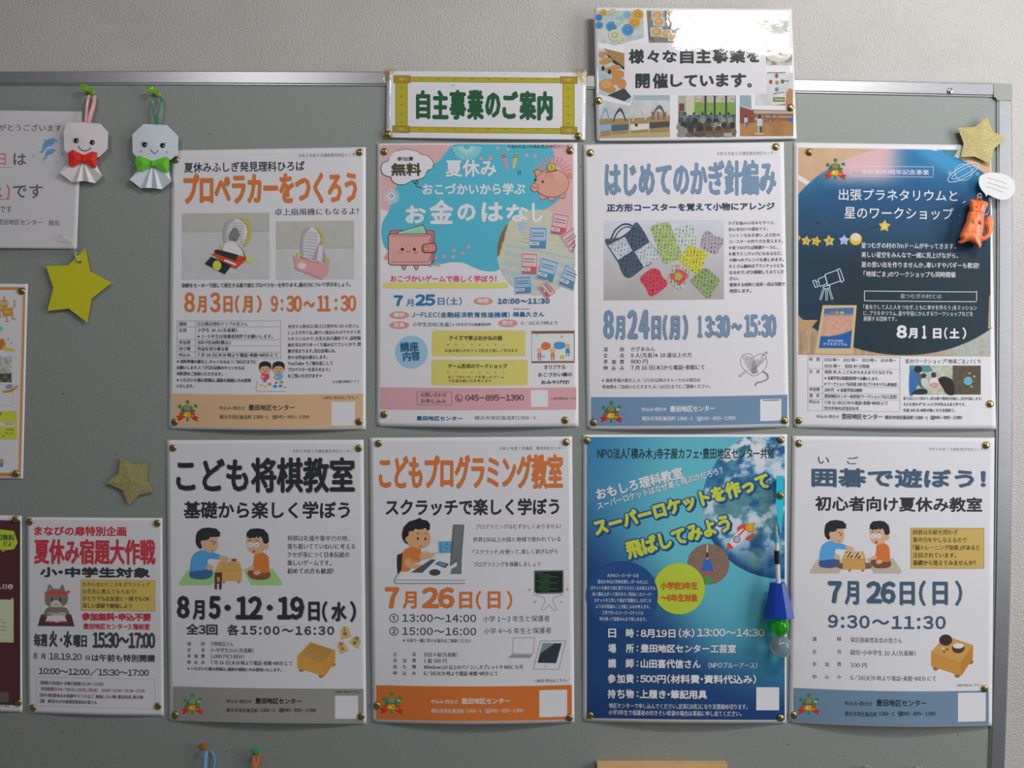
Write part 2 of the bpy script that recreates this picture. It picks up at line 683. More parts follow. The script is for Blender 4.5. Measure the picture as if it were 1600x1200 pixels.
        self.buf.setdefault('c', []).append(C)
        self.buf.setdefault('f', []).append(idx + self.buf.get('n', 0))
        self.buf['n'] = self.buf.get('n', 0) + len(P)

    def flush(self):
        if self.buf.get('n'):
            name, label = self.cur
            v = np.concatenate(self.buf['v'])
            f = np.concatenate(self.buf['f']).astype(np.int32)
            c = np.concatenate(self.buf['c'])
            me = bpy.data.meshes.new(name)
            me.vertices.add(len(v))
            me.vertices.foreach_set('co', v.ravel())
            me.loops.add(len(f) * 3)
            me.loops.foreach_set('vertex_index', f.ravel())
            me.polygons.add(len(f))
            me.polygons.foreach_set('loop_start', np.arange(len(f), dtype=np.int32) * 3)
            me.update(calc_edges=True)
            at = me.attributes.new('ink', 'FLOAT_COLOR', 'POINT')
            at.data.foreach_set('color', np.concatenate([c, np.ones((len(c), 1))], 1).ravel())
            me.materials.append(self.mat)
            o = bpy.data.objects.new(name, me)
            COL.objects.link(o)
            adopt(o, self.root)
            if label:
                o['label'] = label
        self.buf = {}

    def warp(self, P, x0, y0):
        P = np.array(P, float)
        x, y = P[:, 0].copy(), P[:, 1].copy()
        g0 = self.edge_shift(np.array([x0]), np.array([y0]))[0]
        P[:, 1] = y + self.edge_shift(x, y) - g0
        return P

    def tri(self, pts):
        t = tessellate_polygon([[Vector((p[0], p[1], 0)) for p in pts]])
        P = np.array(pts, float)
        return P[np.array([tuple(k) for k in t])] if len(t) else np.zeros((0, 3, 2))

    def P(self, pts, c, fine=9.0):
        self.emit(self.tri(xf(pts, self.c)), c, fine)

    def B(self, pts, c, n=5, fine=9.0):
        self.P(crom(pts, n), c, fine)

    def E(self, cx, cy, rx, ry, c, ang=0, n=26, fine=9.0):
        a = math.radians(ang)
        self.P([(cx + rx * math.cos(t) * math.cos(a) - ry * math.sin(t) * math.sin(a), cy + rx * math.cos(t) * math.sin(a) + ry * math.sin(t) * math.cos(a))
                for t in [2 * math.pi * i / n for i in range(n)]], c, fine)

    def R(self, x0, y0, x1, y1, c, fine=9.0, r=0):
        """rectangle whose edges follow the run of the sheet"""
        if r:
            pts = []
            for (cx, cy, a0) in ((x1 - r, y0 + r, -90), (x1 - r, y1 - r, 0), (x0 + r, y1 - r, 90), (x0 + r, y0 + r, 180)):
                for k in range(5):
                    a = math.radians(a0 + 22.5 * k)
                    pts.append((cx + r * math.cos(a), cy + r * math.sin(a)))
        else:
            pts = [(x0, y0), (x1, y0), (x1, y1), (x0, y1)]
        p = xf(pts, self.c)
        T = subdiv(self.tri(p), 9.0 if fine > 9 else fine)
        q = self.warp(T.reshape(-1, 2), *xf([(x0, y0)], self.c)[0]).reshape(-1, 3, 2)
        self.emit(q, c, max(fine, 9.0))

    def W(self, pts, w, c, closed=False):
        """a stroke of width w along pts, in the same units as pts"""
        p = np.array(xf(pts, self.c))
        w = w * self.c[2] / 2
        n = len(p)
        T = []
        rng = n if closed else n - 1
        for i in range(rng):
            a, b = p[i], p[(i + 1) % n]
            d = b - a
            L = math.hypot(*d)
            if L < 1e-6:
                continue
            d = d / L
            nn = np.array([-d[1], d[0]]) * w
            e = d * w * 0.5
            a2, b2 = a - e, b + e
            T.append(np.array([[a2 + nn, b2 + nn, b2 - nn], [a2 + nn, b2 - nn, a2 - nn]]))
        self.emit(None, c, 8.0, [np.concatenate(T[k::3]) for k in range(3) if T[k::3]])

    def LN(self, x0, y0, x1, y1, w, c):
        """a straight rule that follows the run of the sheet"""
        if abs(x1 - x0) > abs(y1 - y0):
            self.R(x0, y0 - w / 2, x1, y0 + w / 2, c)
        else:
            self.R(x0 - w / 2, y0, x0 + w / 2, y1, c)

    def FR(self, x0, y0, x1, y1, w, c):
        self.LN(x0, y0, x1, y0, w, c)
        self.LN(x0, y1, x1, y1, w, c)
        self.LN(x0, y0, x0, y1, w, c)
        self.LN(x1, y0, x1, y1, w, c)

    def _text(self, s, fx, col, b, x0, y0, offs=(0, 0), ang=None, warp=True, rings=8, sp=0.0):
        co, tr = glyphs(s, sp)
        P = fx(co)
        T = P[tr]
        if b <= 0:
            sh = [(0, 0)]
        else:
            sh = [(b * math.cos(2 * math.pi * k / rings), b * math.sin(2 * math.pi * k / rings)) for k in range(rings)]
            if b > 1.2:
                sh += [(b * .5 * math.cos(2 * math.pi * k / 6), b * .5 * math.sin(2 * math.pi * k / 6)) for k in range(6)]
        out = []
        for dx, dy in sh:
            out.append(T + np.array([dx + offs[0], dy + offs[1]]))
        if warp:
            out = [self.warp(subdiv(T, 9.0).reshape(-1, 2), x0, y0).reshape(-1, 3, 2) for T in out]
        if ang:
            a = math.radians(ang[0])
            R = np.array([[math.cos(a), -math.sin(a)], [math.sin(a), math.cos(a)]])
            o = np.array([ang[1], ang[2]])
            out = [(T - o) @ R + o for T in out]
        self.emit(None, col, 9.5, out)

    def T(self, s, x0, y0, x1, y1, c, b=0.0, sh=None, ol=None, ang=None, em=False):
        """lettering s fitted to the box; b stroke gain in px; sh (colour, dx, dy) drop shadow; ol (colour, px) outline; ang degrees about (x0, y1)"""
        co, tr = glyphs(s)
        if not len(tr):
            return
        (X0, Y0), (X1, Y1) = xf([(x0, y0), (x1, y1)], self.c)
        X0, Y0, X1, Y1 = X0 + b, Y0 + b, X1 - b, Y1 - b
        mx0, mx1 = co[:, 0].min(), co[:, 0].max()
        my0, my1 = (EM0, EM1) if em else (co[:, 1].min(), co[:, 1].max())
        kx = (X1 - X0) / max(mx1 - mx0, 1e-6)
        ky = (Y1 - Y0) / max(my1 - my0, 1e-6)

        sp = 0.0
        if kx > ky * 1.12 and len(s) > 3 and sum(ord(ch) < 128 or ch == '～' for ch in s) > .5 * len(s):
            # digits and Latin letters set wide: letter spacing instead of stretching
            sp = round(((X1 - X0) / (ky * 1.1) - (mx1 - mx0)) / (len(s) - 1) / EM, 3)
            co = glyphs(s, sp)[0]
            mx0, mx1 = co[:, 0].min(), co[:, 0].max()
            kx = (X1 - X0) / (mx1 - mx0)

        def fx(q):
            return np.stack([X0 + (q[:, 0] - mx0) * kx, Y1 - (q[:, 1] - my0) * ky], -1)
        an = (ang if isinstance(ang, tuple) else (ang, X0, Y1)) if ang else None
        rings = 8 if (Y1 - Y0) > 11 else (4 if b > 0.2 else 2)
        if sh:
                self._text(s, fx, sh[0], b + (ol[1] if ol else 0), X0, Y0, (sh[1], sh[2]), an, not ang, rings, sp)
        if ol:
                self._text(s, fx, ol[0], b + ol[1], X0, Y0, (0, 0), an, not ang, 8, sp)
        self._text(s, fx, c, b, X0, Y0, (0, 0), an, not ang, rings, sp)

    def L(self, s, x0, x1, yc, h, c, b=0.13):
        """one line of small lettering, h the height of a full character"""
        if isinstance(c, str) and sum(hexrgb(c)) < 420:
            c = tuple(v * 0.66 for v in hexrgb(c))
        self.T(s, x0, yc - h / 2, x1, yc + h / 2, c, b, em=True)

    def done(self):
        self.flush()
        return self.root
# ------------------------------------------------------------------ wall and board
o = mk('wall_back', *box((-1.75, 0.016, 0.35), (1.75, 0.10, 2.65)), M_WALL)
o['kind'] = 'structure'


def curve_y(tab, x):
    for (x0, y0), (x1, y1) in zip(tab, tab[1:]):
        if x <= x1:
            return y0 + (y1 - y0) * (x - x0) / (x1 - x0)
    (x0, y0), (x1, y1) = tab[-2:]
    return y0 + (y1 - y0) * (x - x0) / (x1 - x0)


BL, BB = -560, 1330       # the board's left and bottom edges, outside the frame
TOP0 = [(BL, 113.5), (0, 111.7), (300, 111), (600, 111.8), (920, 117.5), (1245, 124), (1560, 130.5), (1582, 131)]
TOP1 = [(BL, 134), (0, 132.7), (300, 132.5), (600, 134.3), (920, 139), (1245, 144.8), (1560, 152), (1582, 152.5)]
RIN = [(130, 1557.5), (420, 1558), (690, 1556), (930, 1552), (1150, 1546.6), (BB, 1541)]
ROUT = [(130, 1581), (420, 1582.5), (690, 1582), (930, 1579), (1150, 1571.5), (BB, 1565)]

board = thing('bulletin_board', W(500, BB, 0), 'grey cloth covered bulletin board in an aluminium frame on the wall', 'board')
# cloth panel
xs = [BL + (1557 - BL) * i / 40 for i in range(41)]
V, F = [], []
for x in xs:
    V += [W(x, curve_y(TOP1, x) - 6, 0), W(x, BB - 10, 0), tuple(np.array(W(x, curve_y(TOP1, x) - 6, 0)) + [0, 0.014, 0]),
          tuple(np.array(W(x, BB - 10, 0)) + [0, 0.014, 0])]
for i in range(40):
    a, b = i * 4, i * 4 + 4
    F += [(a, a + 1, b + 1, b), (a + 2, b + 2, b + 3, a + 3), (a, b, b + 2, a + 2), (a + 1, a + 3, b + 3, b + 1)]
F += [(0, 2, 3, 1), (160, 161, 163, 162)]
mk('cloth_panel', V, F, M_BOARD, board)


def rail(name, outer, inner, lip, mat):
    """extruded frame section: outer and inner pixel polylines, front face 3.2 mm proud with rounded edges and an inner lip"""
    V, F = [], []
    n = len(outer)
    for (ox, oy), (ix, iy) in zip(outer, inner):
        prof = [(0, -0.0155), (0, 0.0020), (0.05, 0.0032), (0.82, 0.0032), (0.88, 0.0024), (0.90, 0.0020), (0.97, 0.0020), (1.0, 0.0012), (1.0, -0.004), (0.9, -0.0155)]
        for t, d in prof:
            p = W(ox + (ix - ox) * t, oy + (iy - oy) * t, max(d, 0))
            V.append((p[0], -d, p[2]))
    m = 10
    for i in range(n - 1):
        for k in range(m):
            k2 = (k + 1) % m
            F.append((i * m + k, i * m + k2, (i + 1) * m + k2, (i + 1) * m + k))
    F += [tuple(range(m)), tuple((n - 1) * m + k for k in reversed(range(m)))]
    return mk(name, V, F, mat, board)


sx = sorted([BL + (1553 - BL) * i / 24 for i in range(25)])
rail('frame_rail', [(x, curve_y(TOP0, x)) for x in sx], [(x, curve_y(TOP1, x)) for x in sx], 0, M_ALU)
sy = [157 + (BB - 12 - 157) * i / 20 for i in range(21)]
o = rail('frame_rail', [(curve_y(ROUT, y), y) for y in sy], [(curve_y(RIN, y), y) for y in sy], 0, M_ALU)
rail('frame_rail', [(x, BB + 10) for x in (BL, 500, 1560)], [(x, BB - 12) for x in (BL, 500, 1560)], 0, M_ALU)
rail('frame_rail', [(BL - 22, y) for y in (120, 700, BB)], [(BL, y) for y in (120, 700, BB)], 0, M_ALU)
cp = [(1553.5, 129.5), (1579, 130.8), (1582, 134), (1581.6, 157.4), (1559.5, 156.6), (1556, 152.6), (1553, 151.6)]
cap = prism('corner_cap', cp, 0.0, 0.0042, M_CAP, board)
V, F = lathe_y(W(1484, 142.5, 0.003), [(0.0046, 0), (0.0044, 0.0010), (0.0034, 0.0019), (0.0016, 0.0022), (0.0, 0.0022)], 18)
sc = mk('screw', V, F, M_STEEL, board, True)
for a in (0.4, 0.4 + math.pi / 2):
    p = Vector(W(1484, 142.5, 0.0054))
    dx, dz = math.cos(a) * 0.0026, math.sin(a) * 0.0026
    V, F = tube_path([(p.x - dx, p.y, p.z - dz), (p.x + dx, p.y, p.z + dz)], 0.0004, 4)
    mk('screw_slot', V, F, M_HOLE, sc)
# ------------------------------------------------------------------ shared artwork
def badge(s, cx, cy, k):
    """round anniversary emblem with a red ribbon, in current units; k scale"""
    g, r = '2f7d45', 'c8402f'
    e = lambda x, y, a, b, c, an=0: s.E(cx + x * k, cy + y * k, a * k, b * k, c, an, 16)
    e(0, -2, 54, 52, '2f7040')
    for x, y in ((-65, -38), (0, -78), (68, -42), (50, -5), (-55, 25)):
        e(x, y, 17, 17, g)
    s.R(cx - 9 * k, cy + 40 * k, cx + 9 * k, cy + 88 * k, g)
    s.R(cx - 60 * k, cy + 35 * k, cx - 45 * k, cy + 60 * k, g)
    e(0, -25, 30, 26, '8a7a4a')
    s.R(cx + 45 * k, cy - 32 * k, cx + 68 * k, cy - 14 * k, 'e8e4e6')
    e(56, -23, 6, 6, 'd04050')
    s.P([(cx - 90 * k, cy + 88 * k), (cx - 78 * k, cy + 62 * k), (cx - 96 * k, cy + 42 * k), (cx - 50 * k, cy + 34 * k), (cx - 36 * k, cy + 66 * k)], 'a83226')
    s.P([(cx + 92 * k, cy + 92 * k), (cx + 78 * k, cy + 66 * k), (cx + 100 * k, cy + 56 * k), (cx + 52 * k, cy + 36 * k), (cx + 36 * k, cy + 66 * k)], 'a83226')
    s.P([(cx + x * k, cy + y * k) for x, y in ((-62, 14), (0, 2), (64, 16), (62, 62), (0, 50), (-60, 62))], r)
    s.T('Sakae', cx - 58 * k, cy - 20 * k, cx + 18 * k, cy + 6 * k, '2f6fa5', 0.2)
    s.T('40', cx - 38 * k, cy + 7 * k, cx + 26 * k, cy + 52 * k, 'd8cf2a', 0.7)
    s.T('th', cx + 30 * k, cy + 32 * k, cx + 54 * k, cy + 50 * k, 'd8cf2a', 0.2)


def spread3(s, a, b, c, x0, x1, yc, h, col):
    """characters a, b, c set wide between x0 and x1"""
    s.L(a, x0, x0 + h * 0.95, yc, h, col)
    if b:
        m = (x0 + x1) / 2
        s.L(b, m - h * 0.47, m + h * 0.47, yc, h, col)
    s.L(c, x1 - h * 0.95, x1, yc, h, col)


def two_players(s, m, cushion, go):
    """two boys over a board game; m maps crop a coordinates (as on the shogi poster)"""
    skin = 'd9ab8c'
    B = lambda p, c: s.B([m(q) for q in p], c, 5)
    P = lambda p, c: s.P([m(q) for q in p], c)

    def E(x, y, rx, ry, c, a=0):
        x0, y0 = m((x, y))
        x1, y1 = m((x + rx, y + ry))
        s.E(x0, y0, x1 - x0, y1 - y0, c, a)
    P([(95, 1165), (100, 1150), (170, 1050), (185, 1044), (360, 1044), (378, 1060), (372, 1150), (350, 1172), (110, 1174)], cushion)
    P([(602, 1050), (620, 1042), (830, 1042), (905, 1150), (905, 1168), (885, 1175), (660, 1172)], cushion)
    # boy on the left
    B([(180, 1100), (190, 1060), (260, 1040), (340, 1045), (362, 1075), (345, 1110), (280, 1128), (200, 1118)], '3a4f80')
    B([(250, 905), (300, 898), (420, 935), (425, 970), (330, 968), (328, 1020), (335, 1045), (260, 1056), (190, 1058), (188, 1000), (205, 940)], '4f93c8')
    B([(310, 1030), (330, 1008), (362, 1020), (366, 1042), (340, 1055), (318, 1048)], skin)
    B([(418, 940), (460, 945), (492, 962), (486, 974), (455, 985), (420, 975)], skin)
    B([(270, 800), (330, 780), (390, 790), (402, 860), (385, 905), (330, 915), (290, 890), (265, 850)], skin)
    P([(230, 790), (240, 755), (275, 728), (330, 720), (390, 730), (425, 765), (415, 775), (425, 790),
                      (400, 795), (340, 795), (330, 815), (300, 822), (280, 830), (272, 850), (280, 880), (262, 890), (235, 860), (228, 830)], '23262c')
    E(285, 840, 16, 20, skin)
    s.W([m((345, 822)), m((385, 840))], 5 * m.k, '3a3030')
    s.W([m((365, 852)), m((378, 848))], 6 * m.k, '3a3030')
    s.W([m((350, 895)), m((372, 903))], 5 * m.k, 'a04040')
    # boy on the right
    B([(632, 1075), (660, 1050), (730, 1040), (800, 1060), (812, 1105), (770, 1128), (690, 1128), (650, 1110)], '6e4436')
    B([(690, 935), (750, 915), (795, 950), (802, 1010), (797, 1070), (720, 1072), (672, 1050), (682, 985)], 'c06b35')
    B([(640, 1035), (672, 1020), (690, 1035), (672, 1055), (645, 1055)], skin)
    B([(680, 1070), (715, 1055), (738, 1070), (720, 1090), (690, 1090)], skin)
    B([(632, 800), (700, 770), (770, 790), (775, 870), (745, 915), (690, 930), (645, 905), (630, 860)], skin)
    E(782, 868, 18, 24, skin)
    P([(625, 805), (628, 760), (655, 732), (700, 728), (715, 726), (760, 735), (795, 770), (803, 830), (788, 848), (760, 845), (750, 810), (735, 790), (715, 808), (705, 790), (690, 805),
       (670, 800), (650, 810), (635, 792)], '23262c')
    for x in (655, 702):
        E(x, 857, 24, 19, 'e4e2e4')
        E(x, 857, 4, 5, '2a2a2a')
    s.W([m((640, 825)), m((665, 820))], 5 * m.k, '3a3030')
    s.W([m((695, 820)), m((720, 825))], 5 * m.k, '3a3030')
    E(684, 908, 12, 11, 'b0453c')
    # the board between them
    wood, dark = 'b98d55', '9c7244'
    P([(410, 985), (570, 985), (592, 1050), (590, 1140), (380, 1140), (385, 1050)], wood)
    P([(410, 985), (570, 985), (590, 1052), (386, 1052)], 'c4985e')
    s.W([m((386, 1054)), m((590, 1054))], 4 * m.k, dark)
    for x in (450, 565):
        E(x, 1146, 12, 12, dark)
    if go:
        for i in range(26):
            x, y = 425 + (i * 37) % 140, 992 + (i * 23) % 52
            E(x, y, 8, 5, 'e8e4e0' if i % 2 else '2a2626')
        P([(340, 1085), (392, 1085), (385, 1135), (335, 1120)], '6e4a3a')
        P([(585, 1080), (650, 1085), (640, 1130), (588, 1135)], '7a5444')
    else:
        for i in range(14):
            E(432 + (i * 41) % 130, 1000 + (i * 19) % 40, 7, 5, 'a87e4a')
        P([(508, 965), (550, 965), (548, 985), (512, 985)], '6b4636')
        P([(378, 1072), (436, 1072), (432, 1235 - 30), (412, 1205), (410, 1160), (396, 1160), (398, 1205), (376, 1200)], '4a3430')
        P([(396, 1110), (416, 1110), (414, 1145), (398, 1145)], 'b98d55')


class Map:
    def __init__(self, ax, bx, ay, by, k):
        self.a = (ax, bx, ay, by)
        self.k = k

    def __call__(self, p):
        ax, bx, ay, by = self.a
        return (ax * p[0] + bx, ay * p[1] + by)


def footer(s, x0, y0, x1, y1, col, ink, tx, ty, w1, w2, qr):
    """band with emblem place, two lines of address and a blank white code patch"""
    s.part('footer_band').R(x0, y0, x1, y1, col, 9)
    s.R(*qr, 'dcd8de')
    s.part('footer_text')
    s.L('申込み・問合せ', tx, tx + w1 * 0.34, ty + 3, 30, ink, 0.2)
    s.L('豊田地区センター', tx + w1 * 0.385, tx + w1, ty, 44, ink, 0.35)
    s.L('横浜市栄区飯島町', tx, tx + w2 * 0.36, ty + 72, 32, ink, 0.2)
    s.L('1368-1', tx + w2 * 0.375, tx + w2 * 0.545, ty + 72, 32, ink, 0.2)
    s.L('☎045-895-1390', tx + w2 * 0.58, tx + w2, ty + 72, 32, ink, 0.2)


GY = '3c3c44'
BK = '2e2e34'
# ------------------------------------------------------------------ poster: propeller car
s = Sheet('white poster with orange title about building a propeller car, beside the green-bow paper doll', [(268, 235), (571.6, 230), (571.6, 671), (263, 670)],
          (178, 172, 180), bot=7, sag=1.5, mid=1.5, seed=1)
OR = 'bd6636'
s.at(260, 220, .2).part('header_text').T('令和 8 年度 8 月講座豊田地区センター', 1030, 102, 1500, 130, GY)
s.part('subtitle').T('夏休みふしぎ発見理科ひろば', 138, 170, 1080, 250, BK, .35)
s.part('title').T('プロペラカーをつくろう', 133, 255, 1488, 500, OR, 1.5, sh=('8a6a50', .5, .5))
s.part('caption').T('卓上扇風機にもなるよ！', 845, 530, 1500, 585, BK, .15)


def pic_bg(top, bot, yh):
    return lambda x, y: mixc(np.array(top, float) + 6 * (fbm(x * .1, y * .1, 3)[..., None] - .5), np.array(bot, float), (y > yh).astype(float)) + 8 * (fbm(x * .05, y * .05, 5)[..., None] - .5)


def fan_car(s, m, box_):
    """photo print of a home-made car with a net fan"""
    P = lambda p, c: s.P([m(q) for q in p], c)
    B = lambda p, c: s.B([m(q) for q in p], c)
    Wl = lambda p, w, c: s.W([m(q) for q in p], w * m.k, c)
    if not box_:
        B([(340, 200), (400, 170), (560, 195), (600, 290), (600, 420), (520, 540), (500, 560), (540, 400), (520, 300), (470, 220)], 'ab9a54')
    B([(165, 560), (160, 400), (185, 290), (250, 220), (340, 195), (440, 215), (510, 280), (545, 380), (530, 480), (480, 600), (440, 640), (200, 620)], 'c3c0c6')
    for i in range(9):
        t = i / 8
        Wl([(190 + 35 * i, 260 - 40 * math.sin(math.pi * t)), (200 + 32 * i, 610)], 3, '3f3d45')
        Wl([(170, 260 + 40 * i), (530 - 6 * i, 275 + 42 * i)], 3, '3f3d45')
    B([(155, 560), (150, 400), (175, 290), (240, 215), (310, 190), (335, 210), (270, 250), (215, 330), (200, 420), (205, 560)], '8c878c')
    B([(480, 620), (540, 480), (556, 380), (520, 270), (420, 200), (480, 195), (580, 260), (610, 370), (590, 520), (520, 640)], 'a99b50')


s.part('photo_print', 'printed photo of a red propeller car with a net fan')
s.R(120, 568, 805, 1085, pic_bg((152, 147, 144), (160, 156, 161), 362), 3)
s.LN(120, 712, 805, 712, 4, '86807a')
m = Map(.475, 375, .475, 520, .475)
fan_car(s, m, False)
s.B([(490, 740), (525, 680), (555, 690), (575, 740), (555, 770), (585, 850), (560, 860), (530, 780), (495, 775)], '6b6664')
s.P([(455, 800), (560, 780), (600, 880), (570, 920), (440, 860)], 'b9b3b5')
s.P([(355, 885), (430, 855), (640, 915), (545, 1000), (500, 985)], 'd0482c')
s.P([(300, 960), (350, 905), (510, 975), (455, 1042)], '25282a')
s.P([(375, 855), (400, 848), (560, 890), (545, 940), (380, 880)], '2a2b2e')
s.E(395, 975, 34, 40, 'b2ac4e')
s.E(648, 925, 26, 26, 'b7ae67')
s.E(436, 830, 14, 18, 'a3ad55')
s.P([(458, 925), (548, 962), (538, 975), (448, 938)], 'cfc6c8')
s.W([(520, 760), (600, 860), (620, 915), (560, 940)], 4, '2c2a2c')
s.part('photo_print', 'printed photo of a propeller car in a pink box')
s.R(855, 630, 1467, 1083, pic_bg((152, 147, 144), (160, 156, 161), 388), 3)
s.LN(855, 842, 1467, 842, 4, '8a847e')
m = Map(.40, 990, .60, 560, .45)
fan_car(s, m, True)
s.P([(1140, 930), (1205, 780), (1260, 935)], '8d7f8c')
s.P([(1190, 820), (1225, 815), (1215, 940), (1175, 935)], 'b0a3b4')
s.P([(1040, 905), (1210, 960), (1205, 975), (1040, 925)], 'cc3e30')
s.P([(995, 900), (1215, 965), (1215, 1085), (1010, 1000)], 'c99096')
s.P([(1215, 965), (1275, 925), (1262, 1035), (1215, 1085)], 'b78188')
s.E(1060, 975, 34, 26, 'dccfca')
s.W([(1095, 1025), (1205, 1062)], 3, '9a6a70')
s.E(1035, 895, 16, 22, 'a9ac52')
s.E(1255, 935, 22, 20, 'a49a4c')
s.at(260, 440, .2).part('body_text').L('羽根をモーターで回して発生する風で進むプロペラカーを作ります。風の力について学びましょう。', 120, 1440, 30, 34, GY)
s.part('date')
for t, a, b, y0, y1 in (('8', 138, 222, 82, 240), ('月', 240, 312, 112, 242), ('3', 340, 422, 82, 240), ('日', 446, 516, 112, 240), ('(', 535, 568, 105, 242), ('月', 596, 672, 112, 242),
                        (')', 706, 742, 105, 242), ('9', 815, 872, 108, 236), (':', 893, 912, 136, 225), ('30', 938, 1058, 108, 236), ('～', 1072, 1160, 150, 200),
                        ('11', 1180, 1282, 108, 230), (':', 1316, 1335, 130, 220), ('30', 1360, 1482, 105, 232)):
    s.T(t, a, y0, b, y1, OR, 1.0 if y0 < 100 else .75, sh=('8a6a50', .4, .4))
s.part('details_table')
for y in (306, 354, 452, 500, 549, 598):
    s.LN(84, y, 892, y, 3, '6a6870')
for x in (84, 228, 892):
    s.LN(x, 306, x, 598, 3, '6a6870')
for t, y in (('講師', 331), ('定員', 380), ('参加費', 476), ('持ち物', 525), ('申込み', 573)):
    s.L(t, 98, 98 + 30 * len(t), y, 31, GY, .12)
for t, y, x1 in (('日立横浜理科クラブの皆さん', 331, 635), ('小学生 30 人（先着順）', 380, 552), ('※1～3 年生は保護者同伴でお願いします。', 428, 832), ('500 円（材料費込）', 476, 502),
                 ('作品を持ち帰る袋', 525, 485), ('7 月 16 日（木）9 時より電話・来館・WEB にて', 573, 872)):
    s.L(t, 243, x1, y, 31, GY)
s.part('notes')
for t, y, x1 in (('※材料準備の都合上、キャンセルは 7/26（日）までに', 624, 706), ('お願いします。7/27（月）以降のキャンセルは', 671, 610), ('材料費をご負担いただきます。', 719, 440),
                 ('※いただいた個人情報は、講座の連絡にのみ使用', 768, 660), ('いたします。', 815, 215)):
    s.L(t, 82, x1, y, 29, GY)
for t, y, x1 in (('使用する教材は（株）日立製作所 OB の皆さん', 352, 1505), ('による手作り品。細かい部品もわかりやすく作', 400, 1518), ('られているので、大変人気の講座です。説明動', 447, 1520),
                 ('画を見ながらゆっくり組み立てていくので、理', 495, 1520), ('解が深まります。当日会場には、', 543, 1325), ('色々な作品も展示します。', 592, 1260), ('YouTube で、「風を起こして', 640, 1302),
                 ('プロペラカーを走らせよう」', 688, 1278), ('をご覧いただけます⇒', 737, 1215)):
    s.L(t, 950, x1, y, 30, GY)
s.L('日立横浜理科クラブ', 1298, 1506, 783, 24, GY)
s.part('drawing', 'drawing of two children painting at a table')
for x, sh_ in ((772, 'c8445a'), (877, '6aa8cf')):
    s.E(x, 740, 34, 32, sh_)
    s.E(x, 685, 43, 38, 'd9a98a')
    s.B([(x - 46, 690), (x - 42, 640), (x, 622), (x + 42, 640), (x + 46, 690), (x + 30, 668), (x, 660), (x - 30, 668)], '26252a')
    s.W([(x - 22, 684), (x - 10, 680)], 4, '333333')
    s.W([(x + 10, 680), (x + 22, 684)], 4, '333333')
    s.E(x, 703, 8, 6, 'c04848')
    s.E(x - 18, 745, 16, 12, 'd9a98a')
s.P([(715, 772), (930, 772), (944, 838), (940, 856), (708, 856), (703, 838)], 'bfbcc8')
s.P([(718, 776), (926, 776), (940, 836), (706, 836)], 'dedbe2')
for x, y, r, c in ((742, 810, 16, 'c9bf45'), (768, 778, 14, '7b62a8'), (806, 802, 17, 'c97a35'), (850, 818, 18, '4a7fb8'), (892, 815, 15, '3c6fb0'), (900, 785, 16, '5fa358'),
                   (858, 790, 12, 'c0506a'), (772, 822, 9, '7aa04a'), (925, 825, 8, 'b04a6a')):
    s.E(x, y, r, r * .75, c, 0, 12)
footer(s, 45, 876, 1535, 1130, 'bf9a79', '55504e', 415, 985, 588, 702, (1290, 940, 1474, 1122))
s.at(260, 440, .2).L('＼WEB 申込はこちら／', 1205, 1498, 908, 27, '55504e')
s.part('emblem')
badge(s, 165, 1012, .92)
P1 = s
s.done()

# ------------------------------------------------------------------ poster: pocket money
s = Sheet('pink and blue poster about pocket money with a smiling wallet and a piggy bank', [(589, 224), (902, 223), (904, 666.4), (588, 666)],
          (192, 186, 194), bot=7, sag=1.5, mid=1.5, seed=2, topbase=.4)
PK, CY, NV = 'd9a9ae', '50a4be', '2f6088'
s.at(580, 215, .20625).part('background_print')
s.R(73, 56, 1528, 560, PK, 9)
s.P([(73, 545), (130, 560), (300, 520), (800, 560), (1528, 500), (1528, 600), (73, 600)], 'c0bac2')
s.P([(73, 540), (130, 565), (130, 620), (73, 620)], 'c0bac2')
s.P([(1290, 535), (1400, 500), (1528, 480), (1528, 700), (1200, 600)], PK)
s.B([(620, 58), (560, 120), (490, 190), (300, 250), (215, 330), (160, 440), (140, 540), (85, 650), (82, 760), (120, 850), (260, 930), (420, 970), (500, 965), (600, 945), (700, 950), (780, 985),
     (860, 1010), (960, 1005), (1010, 930), (1120, 760), (1180, 640), (1290, 560), (1400, 490), (1450, 420), (1420, 330), (1330, 280), (1360, 200), (1385, 120), (1350, 70), (1250, 55), (900, 50), (700, 50)],
    CY, 6)
for cx, cy, r0, r1, c, a0, a1, n in ((725, 62, 30, 110, '9cc7d0', 10, 170, 14), (150, 445, 18, 62, 'd6ccd2', 0, 360, 20), (1375, 290, 90, 150, 'd98a92', -175, 5, 15)):
    for i in range(n):
        a = math.radians(a0 + (a1 - a0) * i / (n - 1 if a1 - a0 < 360 else n))
        s.W([(cx + r0 * math.cos(a), cy + r0 * math.sin(a)), (cx + r1 * math.cos(a), cy + r1 * math.sin(a))], 11 if n < 20 else 7, c)
for x, y in ((958, 80), (1037, 88), (832, 160), (903, 158), (1180, 135), (1241, 138), (738, 827), (628, 853), (695, 877), (553, 897), (620, 905), (508, 965), (450, 968)):
    s.E(x, y, 14, 14, 'd69aa0', 0, 14)
s.part('photo_print', 'round printed photo of card game pieces on a sheet')
circ = [(1258 + 305 * math.cos(a), 870 + 325 * math.sin(a)) for a in [2 * math.pi * i / 60 for i in range(60)]]
circ = [(min(x, 1546), y) for x, y in circ]


